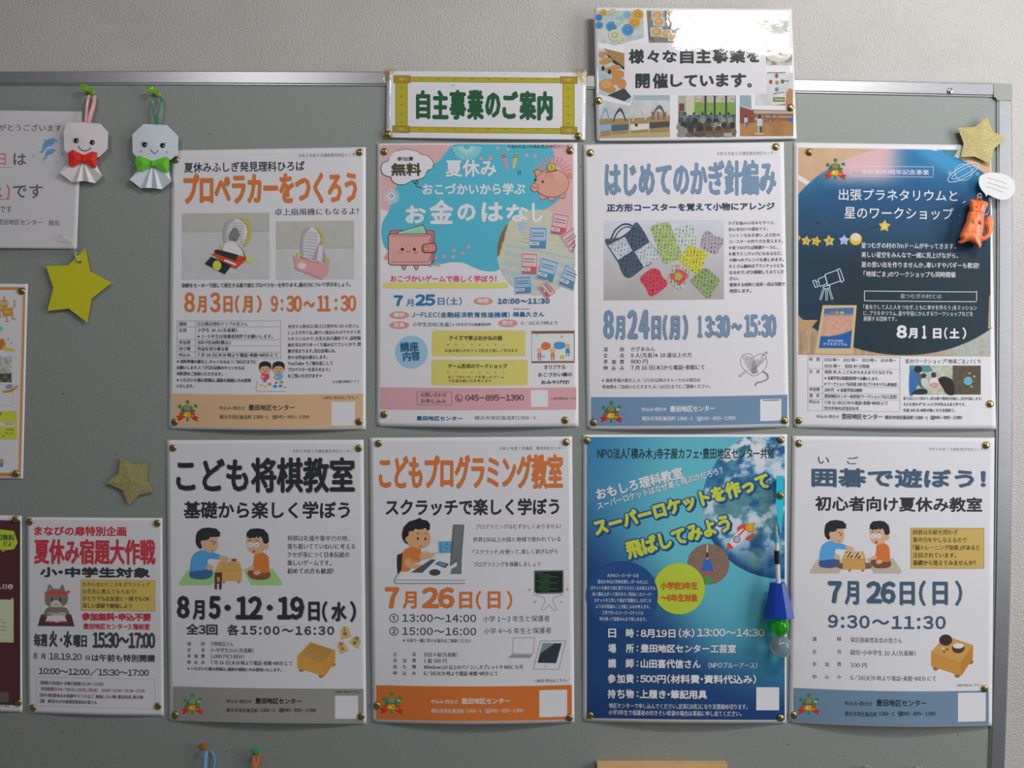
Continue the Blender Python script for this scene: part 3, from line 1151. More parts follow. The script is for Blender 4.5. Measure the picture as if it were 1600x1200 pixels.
def desk(x, y):
    X, Y = (x - 580) / .20625, (y - 215) / .20625
    r = (Y - 790 - (X - 1040) * .2) / 36
    st = ((np.floor(r) % 2 == 0) & (Y > 800 + (X - 1040) * .22) & (X > 1030 - (Y - 800) * .2)).astype(float)
    base = np.array([176., 172, 158]) + 10 * (fbm(x * .2, y * .2, 8)[..., None] - .5)
    base = mixc(base, np.array([150., 166, 184]), st * .8)
    return mixc(base, np.array([120., 98, 70]), ((X < 1030 - (Y - 680) * .28) & (Y < 900)).astype(float))


s.P(circ, desk, 2.2)
for i in range(9):
    y = 640 + i * 24
    s.W([(1130 + 10 * (i % 3), y), (1330, y + 46)] if i < 7 else [(1400, y - 20), (1520, y)], 3, '8f9194')
s.R(1118, 640, 1165, 700, '92a9c4')


def card(s, cx, cy, w, h, ang, col, lite):
    a = math.radians(ang)
    f = lambda x, y: (cx + x * math.cos(a) - y * math.sin(a), cy + x * math.sin(a) + y * math.cos(a))
    q = lambda x0, y0, x1, y1, c: s.P([(min(p[0], 1546), p[1]) for p in (f(x0, y0), f(x1, y0), f(x1, y1), f(x0, y1))], c)
    q(-w, -h, w, h, 'bfc0c8')
    q(-w + 4, -h + 4, w - 4, h - 4, col)
    q(-w + 10, -h + 14, w - 10, h * .2, lite)
    q(-w + 8, h * .35, w * .1, h * .62, 'd0ccd0')
    q(-w + 8, h * .7, w - 8, h * .85, '6f6a70')
    for k in (-.45, -.2):
        s.W([f(-w * .7, h * k), f(w * .6, h * k)], 6, '55586a')
    s.W([f(-w * .7, h * .48), f(-w * .1, h * .48)], 6, '444444')
    q(w * .25, h * .25, w * .75, h * .6, '4a8a8a' if col != 'c0606c' else 'c8505a')


BC, RC = '4b86b8', 'c0606c'
card(s, 1266, 762, 66, 84, 2, BC, '98abcb')
card(s, 1428, 660, 64, 84, 10, RC, 'cfaab2')
card(s, 1530, 780, 64, 84, -35, RC, 'cfaab2')
card(s, 1199, 958, 62, 84, 2, RC, 'cdb0b4')
card(s, 1335, 1005, 68, 84, 16, BC, '98aabf')
card(s, 1505, 1060, 66, 84, 22, BC, '98aabf')
card(s, 1152, 1118, 64, 68, -3, BC, '8aa2b8')
card(s, 1330, 1150, 60, 45, 52, RC, 'cdb4b4')
s.part('lettering')
s.T('令和8年度7月講座豊田地区センター', 1030, 54, 1532, 82, BK, .1)
s.T('夏休み', 562, 168, 948, 298, 'e6e1e8', .8)
s.T('おこづかいから学ぶ', 388, 345, 1168, 435, 'e6e1e8', .6)
for t, a, b, y0, y1 in (('お', 258, 415, 515, 650), ('金', 440, 622, 472, 655), ('の', 650, 792, 500, 632), ('は', 835, 1000, 490, 638), ('な', 1022, 1190, 505, 640), ('し', 1215, 1300, 495, 645)):
    s.T(t, a, y0, b, y1, 'ece7ee', 1.4)
s.T('おこづかいゲームで楽しく学ぼう！', 145, 1042, 950, 1095, 'c4566e', .45)
s.part('cloud_bubble')
cl = [(150, 135), (200, 100), (270, 88), (350, 105), (375, 125), (430, 140), (470, 190), (460, 235), (425, 250), (400, 300), (340, 320), (310, 325), (250, 355), (190, 350), (155, 320), (150, 300),
      (95, 280), (75, 235), (90, 195), (130, 175)]
s.B(cl, 'c6c0c8')
s.W(crom(cl, 4)[4:-3], 4, '3b3838')
s.W(crom([(310, 322), (330, 345), (355, 345), (350, 325), (335, 340), (350, 370), (385, 380)], 4, False), 4, '3b3838')
s.T('参加費', 196, 145, 320, 178, '4a443e', .25)
s.T('無料', 150, 192, 380, 292, '4a4238', .9)
s.part('crayons')
for p, c in (([(988, 122), (1012, 118), (1042, 232), (1036, 245), (1020, 236)], 'd68a90'), ([(1090, 118), (1114, 122), (1090, 226), (1074, 234), (1068, 222)], 'd5b35c')):
    s.P(p, c)
for a in (((988, 135), (1014, 130)), ((991, 150), (1018, 144)), ((1084, 128), (1112, 132)), ((1080, 144), (1108, 148))):
    s.W(list(a), 6, '333333')
s.W([(1115, 250), (1115, 282)], 6, '2a3a44')
s.W([(1130, 250), (1130, 282)], 6, '2a3a44')
s.part('piggy_bank')
ln = '8a4a44'
pk = 'd3968a'
for x, y in ((1300, 440), (1365, 450), (1448, 430)):
    s.E(x, y, 30, 34, ln)
    s.E(x, y - 2, 26, 30, pk)
s.W(crom([(1480, 285), (1500, 265), (1510, 285), (1492, 292), (1500, 300), (1520, 288)], 5, False), 8, 'bf7d74')
s.E(1368, 345, 132, 108, ln)
s.E(1368, 345, 128, 104, pk)
s.E(1420, 300, 60, 35, 'dfa79c', 30)
s.P([(1232, 250), (1262, 235), (1300, 262), (1250, 300)], ln)
s.P([(1238, 254), (1262, 242), (1292, 264), (1252, 292)], pk)
s.B([(1318, 300), (1330, 262), (1365, 262), (1385, 300), (1370, 318), (1350, 290)], 'c0857a')
s.E(1240, 378, 32, 34, ln)
s.E(1240, 378, 28, 30, 'dca094')
s.E(1230, 376, 5, 9, '8a4a44')
s.E(1250, 378, 5, 9, '8a4a44')
s.E(1246, 320, 8, 11, '2e2626')
s.E(1299, 334, 8, 11, '2e2626')
s.E(1366, 225, 34, 32, '7a6420')
s.E(1366, 225, 29, 27, 'c8ae42')
s.T('$', 1357, 208, 1375, 242, '6b5618', .2)
s.W([(1325, 262), (1405, 248)], 8, '6b3a36')
s.part('smiling_wallet')
ln = '4c2c3c'
for x in (248, 342):
    s.B([(x - 18, 958), (x + 18, 958), (x + 12, 995), (x, 1004), (x - 12, 995)], ln)
    s.B([(x - 13, 955), (x + 13, 955), (x + 8, 992), (x, 998), (x - 8, 992)], pk)
s.B([(130, 868), (100, 900), (98, 922), (118, 926), (138, 905)], 'c98f8a')
s.B([(466, 880), (490, 895), (496, 915), (478, 920), (462, 905)], 'c98f8a')
s.R(138, 700, 480, 950, ln, 9, 24)
s.R(143, 705, 475, 945, 'c76a78', 9, 22)
s.P([(190, 730), (200, 715), (395, 658), (425, 728), (420, 740), (200, 742)], ln)
s.P([(200, 728), (205, 718), (392, 664), (418, 726)], '9fc9ac')
s.P([(240, 725), (360, 690), (400, 705), (405, 728), (240, 730)], '86b596')
s.R(128, 728, 462, 968, ln, 9, 26)
s.R(133, 733, 457, 963, 'd49c98', 9, 22)
for k in range(13):
    s.W([(155 + 22 * k, 746), (167 + 22 * k, 746)], 4, ln)
    s.W([(155 + 22 * k, 942), (167 + 22 * k, 942)], 4, ln)
for k in range(4):
    s.W([(445, 762 + 14 * k), (445, 770 + 14 * k)], 4, ln)
    s.W([(445, 885 + 14 * k), (445, 893 + 14 * k)], 4, ln)
s.B([(385, 838), (392, 812), (420, 802), (480, 798), (492, 820), (490, 866), (420, 874), (392, 866)], ln)
s.B([(391, 838), (398, 816), (422, 808), (476, 804), (486, 822), (484, 860), (422, 867), (398, 860)], 'd0828a')
s.E(413, 840, 16, 16, '5a4520')
s.E(413, 840, 12, 12, 'cfb857')
s.E(236, 846, 12, 12, '4a2428')
s.E(327, 846, 12, 12, '4a2428')
s.W(crom([(262, 856), (272, 866), (282, 866), (298, 856)], 4, False), 4, '5a2a30')
s.E(218, 870, 15, 9, 'd2797c')
s.E(342, 868, 15, 9, 'd2797c')
s.part('yellow_strip').R(88, 1098, 1040, 1140, 'c9c06c', 9, 20)
s.at(580, 420, .20833).part('date')
for t, a, b, y0, y1, w in (('7', 168, 240, 198, 280, 1.2), ('月', 262, 318, 228, 282, .3), ('25', 330, 482, 190, 278, 1.2), ('日', 500, 550, 218, 272, .3), ('（', 565, 584, 214, 276, .2),
                           ('土', 592, 650, 214, 268, .3), ('）', 660, 680, 214, 276, .2)):
    s.T(t, a, y0, b, y1, '2f6d9c', w)
s.T('10:00～11:30', 952, 222, 1340, 262, NV, .4)
s.T('J-FLEC（金融経済教育推進機構）', 302, 322, 1040, 366, NV, .3, em=False)
s.T('梯昌久さん', 1062, 322, 1300, 362, NV, .4)
s.L('かけはしまさひさ', 1065, 1188, 302, 13, '5c7690')
s.L('小学生20名（先着）', 310, 600, 418, 32, NV, .1)
s.L('※2年生以下は保護者同伴', 610, 898, 418, 22, NV, .1)
s.L('6/16（火）9時より', 1123, 1398, 408, 30, NV, .1)
s.part('pink_ovals')
for x, y, t in ((840, 243, '時間'), (211, 348, '講師'), (211, 423, '定員'), (1025, 408, '受付')):
    s.E(x, y, 74, 29, 'cc8580')
    s.L(t, x - 42, x + 38, y - 2, 32, 'e6dce0', .25)
s.part('course_circle')
s.E(302, 625, 124, 124, lambda x, y: np.array([152., 182, 212]) + 26 * (fbm(x * .12, y * .12, 9)[..., None] - .5), 0, 40, 4)
s.T('講座', 218, 552, 358, 625, '2f5d7c', .6, ang=(3, 623, 550))
s.T('内容', 240, 622, 368, 695, '2f5d7c', .6, ang=(3, 630, 565))
s.part('yellow_boxes')
s.R(455, 462, 1158, 655, 'c3b768', 9, 18)
s.R(452, 680, 1175, 874, 'c3b768', 9, 18)
for y in (571, 777):
    for i, c in enumerate(('c4603c', 'c8803c', 'c8a040', '6f9a48', '5a9a5a', '5a94a0', '4f8ab0', '7aa4b0')):
        s.E(576 + i * 59.5, y, 7, 7, c, 0, 10)
s.part('course_text')
s.T('クイズで学ぶおかねの話', 582, 500, 985, 538, '4a4638', .4)
s.L('お金の使い方をクイズ形式で楽しく学びます', 552, 1100, 614, 25, '4a4638')
s.T('ゲーム形式のワークショップ', 575, 712, 1020, 748, '4a4638', .4)
s.L('おこづかいカードを使ったゲーム', 577, 998, 812, 23, '4a4638')
s.L('でお金の使い方を考えます', 577, 902, 840, 23, '4a4638')
s.T('オリジナル', 1295, 720, 1460, 755, '46423e', .3)
s.T('おこづかい帳の', 1252, 778, 1508, 812, '46423e', .3)
s.T('おみやげ付！', 1275, 835, 1485, 868, '46423e', .3)
s.part('photo_print', 'small printed photo of a drawing with two speech balloons')
s.R(1202, 466, 1526, 706, '7a5c48')
s.R(1204, 488, 1520, 692, 'bfc2c2')
s.B([(1275, 570), (1300, 550), (1340, 560), (1345, 590), (1310, 610), (1280, 600)], 'd06b42')
s.B([(1370, 560), (1400, 548), (1450, 555), (1452, 590), (1410, 604), (1375, 595)], '4a88b8')
for x, y, c in ((1262, 612, 'c86a80'), (1362, 610, 'c87a4a'), (1474, 580, '8f7a5c')):
    s.E(x, y, 20, 20, 'cfa88a')
    s.P([(x - 12, y + 18), (x + 12, y + 18), (x + 18, y + 52), (x - 18, y + 52)], c if x != 1474 else '4a78a0')
    s.W([(x - 8, y + 52), (x - 8, y + 75)], 6, '5a6070')
    s.W([(x + 8, y + 52), (x + 8, y + 75)], 6, '5a6070')
s.E(1434, 662, 18, 15, 'b8b43c')
s.E(1294, 658, 14, 12, '8fb6cf')
s.E(1243, 500, 14, 12, '9fbf98')
s.E(1430, 508, 10, 10, 'd09a5a')
s.part('footer_band').R(70, 888, 1538, 1053, 'c18f98')
s.R(1198, 910, 1326, 1035, 'd9d4d8')
s.FR(345, 922, 603, 1020, 3, '554448')
s.part('footer_text')
s.L('お問い合わせ', 372, 566, 946, 32, '4a3c42', .1)
s.L('お申し込み', 372, 562, 992, 32, '4a3c42', .1)
s.T('045-895-1390', 705, 944, 1146, 990, '4a3c42', .35)
s.L('←WEB申込はこちら', 1350, 1535, 974, 20, '5c4a50')
s.E(658, 969, 29, 29, '4a3c42')
s.E(658, 969, 24, 24, 'c18f98')
s.W(crom([(646, 955), (648, 970), (658, 982), (672, 984)], 4, False), 8, '4a3c42')
s.T('豊田地区センター', 340, 1102, 686, 1138, NV, .4)
s.T('横浜市栄区飯島町1368-1', 775, 1102, 1238, 1134, '55525a', .1)
P2 = s
s.done()

# ------------------------------------------------------------------ poster: crochet
s = Sheet('white poster with slate-blue title and photo print of crocheted squares', [(911, 226), (1224.7, 222), (1233, 667), (917, 671)],
          (198, 194, 202), bot=7, sag=1.5, mid=2, seed=3, topbase=.4)
BL_ = '7086a4'
s.at(905, 215, .20625).part('header_text').T('令和 8 年度 8 月講座豊田地区センター', 1040, 108, 1498, 136, '5c5a64')
s.part('title').T('はじめてのかぎ針編み', 192, 180, 1490, 448, BL_, 1.35, sh=('5c6470', .7, .8))
s.part('subtitle').T('正方形コースターを覚えて小物にアレンジ', 208, 502, 1480, 562, '2f3d50', .5, sh=('a8a0ac', .5, .5))
s.part('body_text')
for i, (t, x1) in enumerate((('かぎ針編みの基本を学べる、', 1485), ('初心者向けの講座です。', 1430), ('コットン毛糸を使い、正方形の', 1522), ('コースターの作り方を覚えます。', 1545), ('4 枚つなげれば眼鏡ケースに、', 1508),
                             ('8 枚でミニバッグにもなるなど、', 1540), ('小物へのアレンジも楽しめます。', 1552), ('たくさん編めばブランケットにも', 1552), ('なるので、ぜひ挑戦してみてくだ', 1555), ('さい。', 1210),
                             ('使用する材料と道具一式は当館で', 1562), ('用意します。', 1305))):
    s.L(t, 1130 + i * 1.0, x1, 649 + i * 46.6, 28, '6b6974')
s.part('photo_print', 'printed photo of crocheted bag, case and coasters')
s.at(940, 340, .125)
s.R(25, 40, 1530, 1035, lambda x, y: mixc(np.array([188., 188, 204]), np.array([158., 150, 150]), np.clip((y - 340) / 130, 0, 1)) + 12 * (fbm(x * .03, y * .03, 4)[..., None] - .5), 3)


def yarn(col, sc=.55, amp=60):
    """crochet print: thick stitches with dark holes between"""
    c = np.array(hexrgb(col), float) + 12

    def f(x, y):
        n = fbm(x * sc * 1.6, y * sc * 1.6, 11, 3)
        j = fbm(x * .25, y * .25, 6) * 5
        h = (np.sin((x + y) * sc * 1.1 + j) * np.sin((x - y * .8) * sc * 1.1 - j)) > .66
        r = c + (n[..., None] - .5) * amp
        return np.where(h[..., None], c * .45, r)
    return f


s.B([(48, 270), (60, 340), (200, 560), (230, 640), (280, 730), (340, 755), (400, 730), (530, 625), (590, 600), (720, 480), (700, 420), (600, 300), (540, 190), (450, 65), (400, 85), (370, 140), (240, 240),
     (110, 262)], yarn('3b4a5c', .5, 26), 4, 1.0)
s.P([(80, 350), (290, 240), (385, 415), (205, 530)], yarn('a3a6b2'), .9)
s.P([(412, 430), (600, 305), (725, 460), (700, 520), (530, 622)], yarn('a3a6b2'), .9)
s.W(crom([(120, 265), (170, 160), (260, 90), (340, 85), (400, 120)], 6, False), 22, '3f4a5a')
s.W(crom([(160, 262), (210, 180), (280, 125), (350, 118), (385, 150)], 6, False), 16, '465062')
s.B([(620, 110), (820, 58), (870, 110), (920, 250), (985, 400), (995, 490), (960, 530), (800, 575), (750, 520), (700, 380), (640, 220)], yarn('8f9f68'), 4, .9)
s.W([(705, 60), (730, 130)], 26, 'c0ae98')
s.B([(915, 140), (1120, 92), (1150, 150), (1190, 310), (1160, 335), (960, 360), (935, 250)], yarn('a3adab', .55, 40), 4, .9)
s.B([(1330, 162), (1400, 215), (1515, 260), (1520, 310), (1440, 450), (1340, 430), (1245, 380), (1240, 330), (1270, 210)], yarn('8f8691', .55, 40), 4, .9)
s.B([(1110, 345), (1200, 380), (1315, 440), (1310, 500), (1220, 680), (1150, 685), (1000, 570), (985, 520), (1060, 380)], yarn('b5ae3c'), 4, .9)
s.B([(620, 640), (720, 655), (760, 740), (820, 800), (800, 870), (660, 970), (600, 975), (540, 860), (485, 790), (500, 730)], yarn('b8384c', .5, 30), 4, 1.0)
s.B([(910, 582), (1000, 600), (1115, 690), (1110, 740), (1010, 905), (960, 900), (840, 800), (825, 740), (870, 640)], yarn('9c9890'), 4, .9)
s.B([(930, 640), (1000, 660), (1060, 690), (1075, 740), (1030, 800), (960, 850), (930, 800), (860, 760), (850, 710), (910, 690)], yarn('b84a58', .6, 30), 4, .9)
s.B([(920, 700), (975, 690), (1010, 740), (960, 785), (915, 760)], 'a8a444')
s.B([(1280, 630), (1340, 650), (1470, 770), (1460, 830), (1360, 985), (1310, 1000), (1180, 870), (1115, 800), (1130, 760), (1240, 660)], yarn('7b8a5e'), 4, .9)
s.at(905, 425, .20833).part('date')
for t, a, b, y0, y1, w in (('8', 178, 260, 282, 502, 1.9), ('月', 268, 342, 328, 506, 1.3), ('2', 362, 438, 282, 500, 1.9), ('4', 448, 526, 282, 500, 1.9), ('日', 546, 612, 328, 504, 1.3),
                           ('(', 630, 660, 318, 508, 1.0), ('月', 680, 754, 328, 504, 1.3), (')', 782, 816, 318, 506, 1.0), ('1', 886, 922, 325, 490, 1.5), ('3', 942, 1000, 325, 492, 1.5),
                           (':', 1002, 1018, 365, 475, 1), ('30', 1022, 1132, 320, 492, 1.5), ('～', 1142, 1220, 378, 435, 1.3), ('15', 1234, 1338, 318, 490, 1.5), (':', 1342, 1358, 362, 475, 1),
                           ('30', 1364, 1478, 316, 490, 1.5)):
    s.T(t, a, y0, b, y1, BL_, w, sh=('5c6470', .6, .7))
s.part('details')
for i, (a, t, x1) in enumerate((('講師', 'かぎあみん', 568), ('定員', '8 人（先着）※18 歳以上の方', 845), ('参加費', '800 円', 515), ('申込み', '7 月 16 日（木）から電話・来館にて', 942))):
    y = 581 + i * 46.5
    spread3(s, a[0], a[1] if len(a) > 2 else None, a[-1], 183, 337, y, 33, '4c4a54')
    s.L(t, 388, x1, y - 2, 36, '4c4a54')
s.L('※講座準備の都合上、8/17（月）以降のキャンセルの場合は', 170, 910, 814, 29, '5a5862')
s.L('参加費をご負担いただきます。8/16（日）までにご連絡ください。', 172, 985, 862, 29, '5a5862')
s.part('drawing', 'line drawing of a heart-shaped ball of yarn')
ln = '7f7c86'
hp = [(1310, 640), (1285, 615), (1240, 618), (1212, 650), (1215, 700), (1250, 745), (1310, 780), (1370, 750), (1405, 700), (1402, 640), (1370, 615), (1335, 622)]
s.W(crom(hp, 5), 5, ln, True)
for i in range(6):
    s.W(crom([(1225 + i * 16, 625 + 3 * i), (1250 + i * 14, 690), (1300 + i * 8, 765 - 2 * i)], 4, False), 4, ln)
    s.W(crom([(1400 - i * 17, 640 + i * 4), (1370 - i * 14, 680 + i * 10), (1315, 720 + i * 8)], 4, False), 4, ln)
s.W([(1205, 780), (1258, 742)], 14, ln)
s.W([(1207, 779), (1256, 744)], 7, 'c6c2ca')
s.W(crom([(1370, 640), (1395, 605), (1410, 600), (1405, 620)], 5, False), 5, ln)
s.W(crom([(1375, 745), (1410, 765), (1415, 800), (1370, 822), (1335, 830), (1322, 852)], 5, False), 9, ln)
footer(s, 88, 938, 1562, 1155, '6a84a3', 'c9ccd8', 470, 1028, 548, 702, (1358, 955, 1516, 1118))
s.R(1378, 960, 1502, 967, '5a5a64')
s.part('emblem')
badge(s, 240, 1052, .88)
P3 = s
s.done()
# ------------------------------------------------------------------ poster: planetarium
s = Sheet('dark blue poster about a mobile planetarium dome, at the upper right under the gold star', [(1240, 222.5), (1548, 227), (1556.5, 670.4), (1240, 668)],
          (205, 201, 208), bot=3, sag=1, mid=1.5, side=.5, seed=4, tilt=3.0)


def dome(x, y):
    X, Y = (x - 1230) / .23333, (y - 170) / .23333
    n = fbm(x * .06, y * .06, 21)
    # backdrop: tan hall walls, white frames, floor
    bg = np.array([196., 160, 132]) + 16 * (n[..., None] - .5)
    wh = ((Y - (560 - X) * -.0 - 395 - X * .62 > 0) & (Y - 430 - X * .62 < 0) & (X < 260)).astype(float)
    bg = mixc(bg, np.array([206., 200, 200]), wh)
    e = X + (Y - 262) * .55
    bg = mixc(bg, np.array([212., 208, 206]), ((e > 925) & (e < 1010)).astype(float))
    bg = mixc(bg, np.array([95., 145, 190]), ((e > 1010) & (e < 1045)).astype(float))
    bg = mixc(bg, np.array([70., 125, 135]), ((e > 1045) & (e < 1150)).astype(float))
    bg = mixc(bg, np.array([212., 206, 204]), ((e > 1150) & (e < 1185)).astype(float))
    fl = np.array([176., 146, 120]) + 50 * (fbm(x * .5, y * .1, 31)[..., None] - .5)
    fl = mixc(fl, np.array([150., 178, 188]), sst(820, 1250, X) * .8 * fbm(x * .12, y * .3, 5) * 1.4)
    bg = np.where((Y > 1300)[..., None], fl, bg)
    # dome
    cx, cy = 790., 1010.
    left, right = (cx - X) / 880, (X - cx) / 830
    ax = np.where(X < cx, left, right)
    ay = np.where(Y < cy, (cy - Y) / 752, (Y - cy) / 640)
    r = np.sqrt(np.clip(ax, 0, None) ** 2 + ay ** 2)
    t = (Y - 262) / 1300
    col = mixc(np.array([46., 112, 160]), np.array([36., 84, 128]), sst(.08, .25, t))
    col = mixc(col, np.array([40., 74, 106]), sst(.22, .42, t))
    col = mixc(col, np.array([36., 52, 62]), sst(.4, .62, t))
    col = mixc(col, np.array([38., 66, 90]), sst(500, 80, X) * sst(.45, .7, t) * .6)
    col = mixc(col, np.array([204., 164, 170]), sst(330, 90, np.abs(X - 520 + (Y - 262) * .1) * .95) * sst(.23, .10, t))
    col = mixc(col, np.array([66., 150, 200]), sst(180, 30, np.abs(X - 975 - (Y - 290) * 1.4)) * sst(.3, .05, t) * .8)
    col = mixc(col, np.array([60., 140, 160]), sst(300, 80, X) * sst(.3, .12, t) * .6)
    col = col + 7 * (fbm(x * .8, y * .8, 2)[..., None] - .5)
    return mixc(bg, col, sst(1.006, .994, r))


s.at(1230, 170, .23333).part('photo_print', 'printed photo of the blue planetarium dome in a hall')
s.R(74, 260, 1362, 1648, dome, 1.7)
s.part('planet_drawing')
wl = 'c4ccd4'
for k, (cx, cy) in enumerate(((1180, 425),)):
    s.W(crom([(cx + 112 * math.cos(a) * .92 - 38 * math.sin(a) * -.42 , cy - 112 * math.cos(a) * .5 + 38 * math.sin(a) * .9) for a in [2 * math.pi * i / 22 for i in range(22)]], 2), 4, wl, True)
    s.W(crom([(cx + 84 * math.cos(a) * .92 - 20 * math.sin(a) * -.42, cy - 84 * math.cos(a) * .5 + 20 * math.sin(a) * .9) for a in [2 * math.pi * i / 22 for i in range(22)]], 2), 3, wl, True)
    s.W([(cx + 58 * math.cos(a), cy + 55 * math.sin(a)) for a in [2 * math.pi * i / 30 for i in range(30)]], 3, wl, True)
for x, y in ((1088, 430), (1275, 437), (1215, 360)):
    s.W([(x + 9 * math.cos(a), y + 9 * math.sin(a)) for a in [2 * math.pi * i / 10 for i in range(10)]], 3, wl, True)
s.part('lettering')
s.FR(425, 382, 978, 450, 3, 'c8b8c4')
s.T('栄区制40周年記念事業', 497, 402, 950, 438, 'd2c6d0', .15)
s.T('出張プラネタリウムと', 345, 535, 1140, 612, 'd2d6dc', .15)
s.T('星のワークショップ', 383, 655, 1115, 735, 'd2d6dc', .15)
for t, y, x1 in (('星つむぎの村の7mドームがやってきます。', 915, 1130), ('美しい星空をみんなで一緒に見上げながら、', 977, 1145), ('夏の思い出を作りませんか。車いすやバギーも歓迎！', 1043, 1285), ('「地球ごま」のワークショップも同時開催', 1106, 1128)):
    s.L(t, 497 if y < 1100 else 512, x1, y, 37, 'd0d4da', .1)
s.part('star_garland')
s.W(crom([(76, 852), (200, 858), (350, 860), (480, 830), (610, 780)], 5, False), 4, '23303c')
s.E(205, 762, 10, 10, '22303a', 0, 12)


def star_pts(cx, cy, r, rot=0, inner=.48):
    return [(cx + (r if i % 2 == 0 else r * inner) * math.sin(math.pi * i / 5 + rot), cy - (r if i % 2 == 0 else r * inner) * math.cos(math.pi * i / 5 + rot)) for i in range(10)]


s.P([(76, 845), (92, 862), (76, 885)], 'd8a23a')
for x, y, r, c, a, ch in ((127, 885, 36, 'd6b25c', .15, 'う'), (193, 887, 36, 'd8b140', .3, 'こ'), (281, 885, 40, 'd0b060', -.1, 'き'), (381, 880, 38, 'a7b0d8', .05, None), (652, 785, 42, 'd8b04a', .05, None)):
    s.P(star_pts(x, y, r, a, .56), c)
    if ch:
        s.T(ch, x - 11, y - 13, x + 12, y + 13, '3a3a3a', .1)
s.W(crom([(372, 888), (380, 893), (390, 887)], 3, False), 3, '4a5080')
s.E(652, 784, 14, 14, 'e0cf7c')
s.E(459, 872, 41, 41, 'd8b42c')
s.E(459, 860, 30, 26, 'd0c0b4')
s.at(1230, 420, .23125).part('line_drawings', 'white line drawing of a telescope on a tripod')
s.W([(255, 38), (340, 8), (360, 82), (275, 112)], 5, wl, True)
s.W([(208, 70), (256, 50), (270, 100), (222, 120)], 5, wl, True)
s.W([(172, 82), (190, 76), (208, 120), (190, 126)], 5, wl, True)
s.W([(338, 4), (356, 0), (384, 78), (366, 92)], 5, wl, True)
s.W([(192, 88), (210, 84)], 5, wl)
s.W(crom([(245, 122), (285, 112), (285, 128), (250, 134)], 3), 5, wl, True)
for a, b in (((248, 134), (224, 206)), ((266, 134), (266, 210)), ((282, 132), (304, 204))):
    s.W([a, b], 14, wl)
    s.W([a, b], 6, '2a3a46')
s.FR(522, 150, 1280, 216, 5, 'b8bcc2')
s.part('lettering')
s.T('星つむぎの村とは', 765, 168, 1042, 200, '9fa6ae', .1)
for t, y, x1 in (('「星を介して人と人をつなぎ、ともに幸せを作ろう」をミッション', 258, 1282), ('に、プラネタリウム、星や宇宙にかんするワークショップなどを', 300, 1255), ('展開する団体です。', 337, 740)):
    s.L(t, 515, x1, y, 31, 'c2c6cc', .05)
for t, a, b, y0, y1, w in (('8', 738, 810, 380, 470, 1.3), ('月', 818, 880, 400, 470, .8), ('1', 912, 940, 382, 472, 1.0), ('日', 985, 1042, 402, 472, .8), ('(', 1060, 1082, 395, 476, .6),
                           ('土', 1096, 1164, 402, 470, .8), (')', 1184, 1210, 395, 476, .6)):
    s.T(t, a, y0, b, y1, 'e2e0e6', w)
s.part('sign_board_print', 'printed picture of a wooden sign board')
s.P([(74, 346), (206, 346), (150, 415), (74, 418)], 'bb946c')
for x in (92, 168):
    s.P([(x - 9, 430), (x + 9, 430), (x + 9, 575), (x - 9, 575)], 'a2866a')
s.P([(240, 246), (470, 246), (442, 578), (186, 574)], 'c5ad84')
s.P([(252, 268), (450, 262), (428, 538), (214, 536)],
    lambda x, y: mixc(mixc(np.array([70., 110, 160]), np.array([196., 150, 130]) + 60 * (fbm(x * .7, y * .7, 7)[..., None] - .5), sst(488, 496, y)),
                      np.array([40., 92, 165]), sst(524, 527, y + .02 * (x - 1290) ** 2 * .3)), 1.6)
for x, c in ((302, 'c8604a'), (336, 'd08a4a'), (370, 'd0b04a')):
    s.E(x, 296, 13, 9, c, 0, 12)
s.T('星つむぎの村の', 275, 476, 378, 496, 'd0d4da', .05)
s.T('プラネタリウム', 240, 498, 405, 518, 'd0d4da', .1)
s.P([(1358, 385), (1366, 180), (1372, 180), (1370, 395), (1386, 395), (1386, 405), (1356, 402)], 'b59a78')
s.part('details_table')
tg = '8c8a94'
for y in (592, 673, 795, 839, 880, 958):
    s.LN(140, y, 762, y + 0, 2.5, tg)
for x in (140, 240, 762):
    s.LN(x, 592, x, 958, 2.5, tg)
for t, y in (('時　間', 612), ('定　員', 694), ('参加費', 814), ('場　所', 856), ('申込み', 898)):
    s.L(t, 150, 220, y, 25, '5d5b66', .05)
for t, y, x1 in (('①10 時～　②11 時～　③13 時～　④14 時～', 614, 735), ('⑤15 時～　各回 45 分程度', 656, 558), ('各回 35 人 こどもから大人までどなたでも', 696, 712), ('※未就学児は保護者同伴でお願いします。', 738, 620),
                 ('※ワークショップは先着 100 名（プラネタリウム参加者）', 777, 745), ('100 円　※未就学児は無料', 818, 510), ('豊田地区センター体育室（ワークショップは工芸室）', 860, 745),
                 ('7 月 11 日（土）から電話・来館・WEB にて', 903, 682), ('空きがあれば当日も可', 941, 485)):
    s.L(t, 253, x1, y, 25, '6a6873')
s.part('footer_text')
s.L('申込み・問合せ', 200, 352, 998, 24, '5d5b66')
s.L('豊田地区センター', 370, 645, 997, 36, '4c4a55', .15)
s.L('横浜市栄区飯島町 1368-1', 663, 952, 1003, 26, '5d5b66')
s.L('☎045-895-1390', 968, 1183, 1004, 26, '5d5b66')
s.L('星のワークショップ「地球ごま」づくり', 798, 1308, 625, 32, '3c4a6e', .15)
for t, y, x1 in (('指ではじいて回すと、回る間で地球が自転し、月が公転します。', 876, 1318), ('大人も思わず「おっ！」と声が出る人気工作です。', 915, 1208), ('先着 100 名・材料が無くなり次第終了。', 956, 1138)):
    s.L(t, 785, x1, y, 23, '76747e')
s.part('photo_print', 'small printed photo of children making a spinning globe')
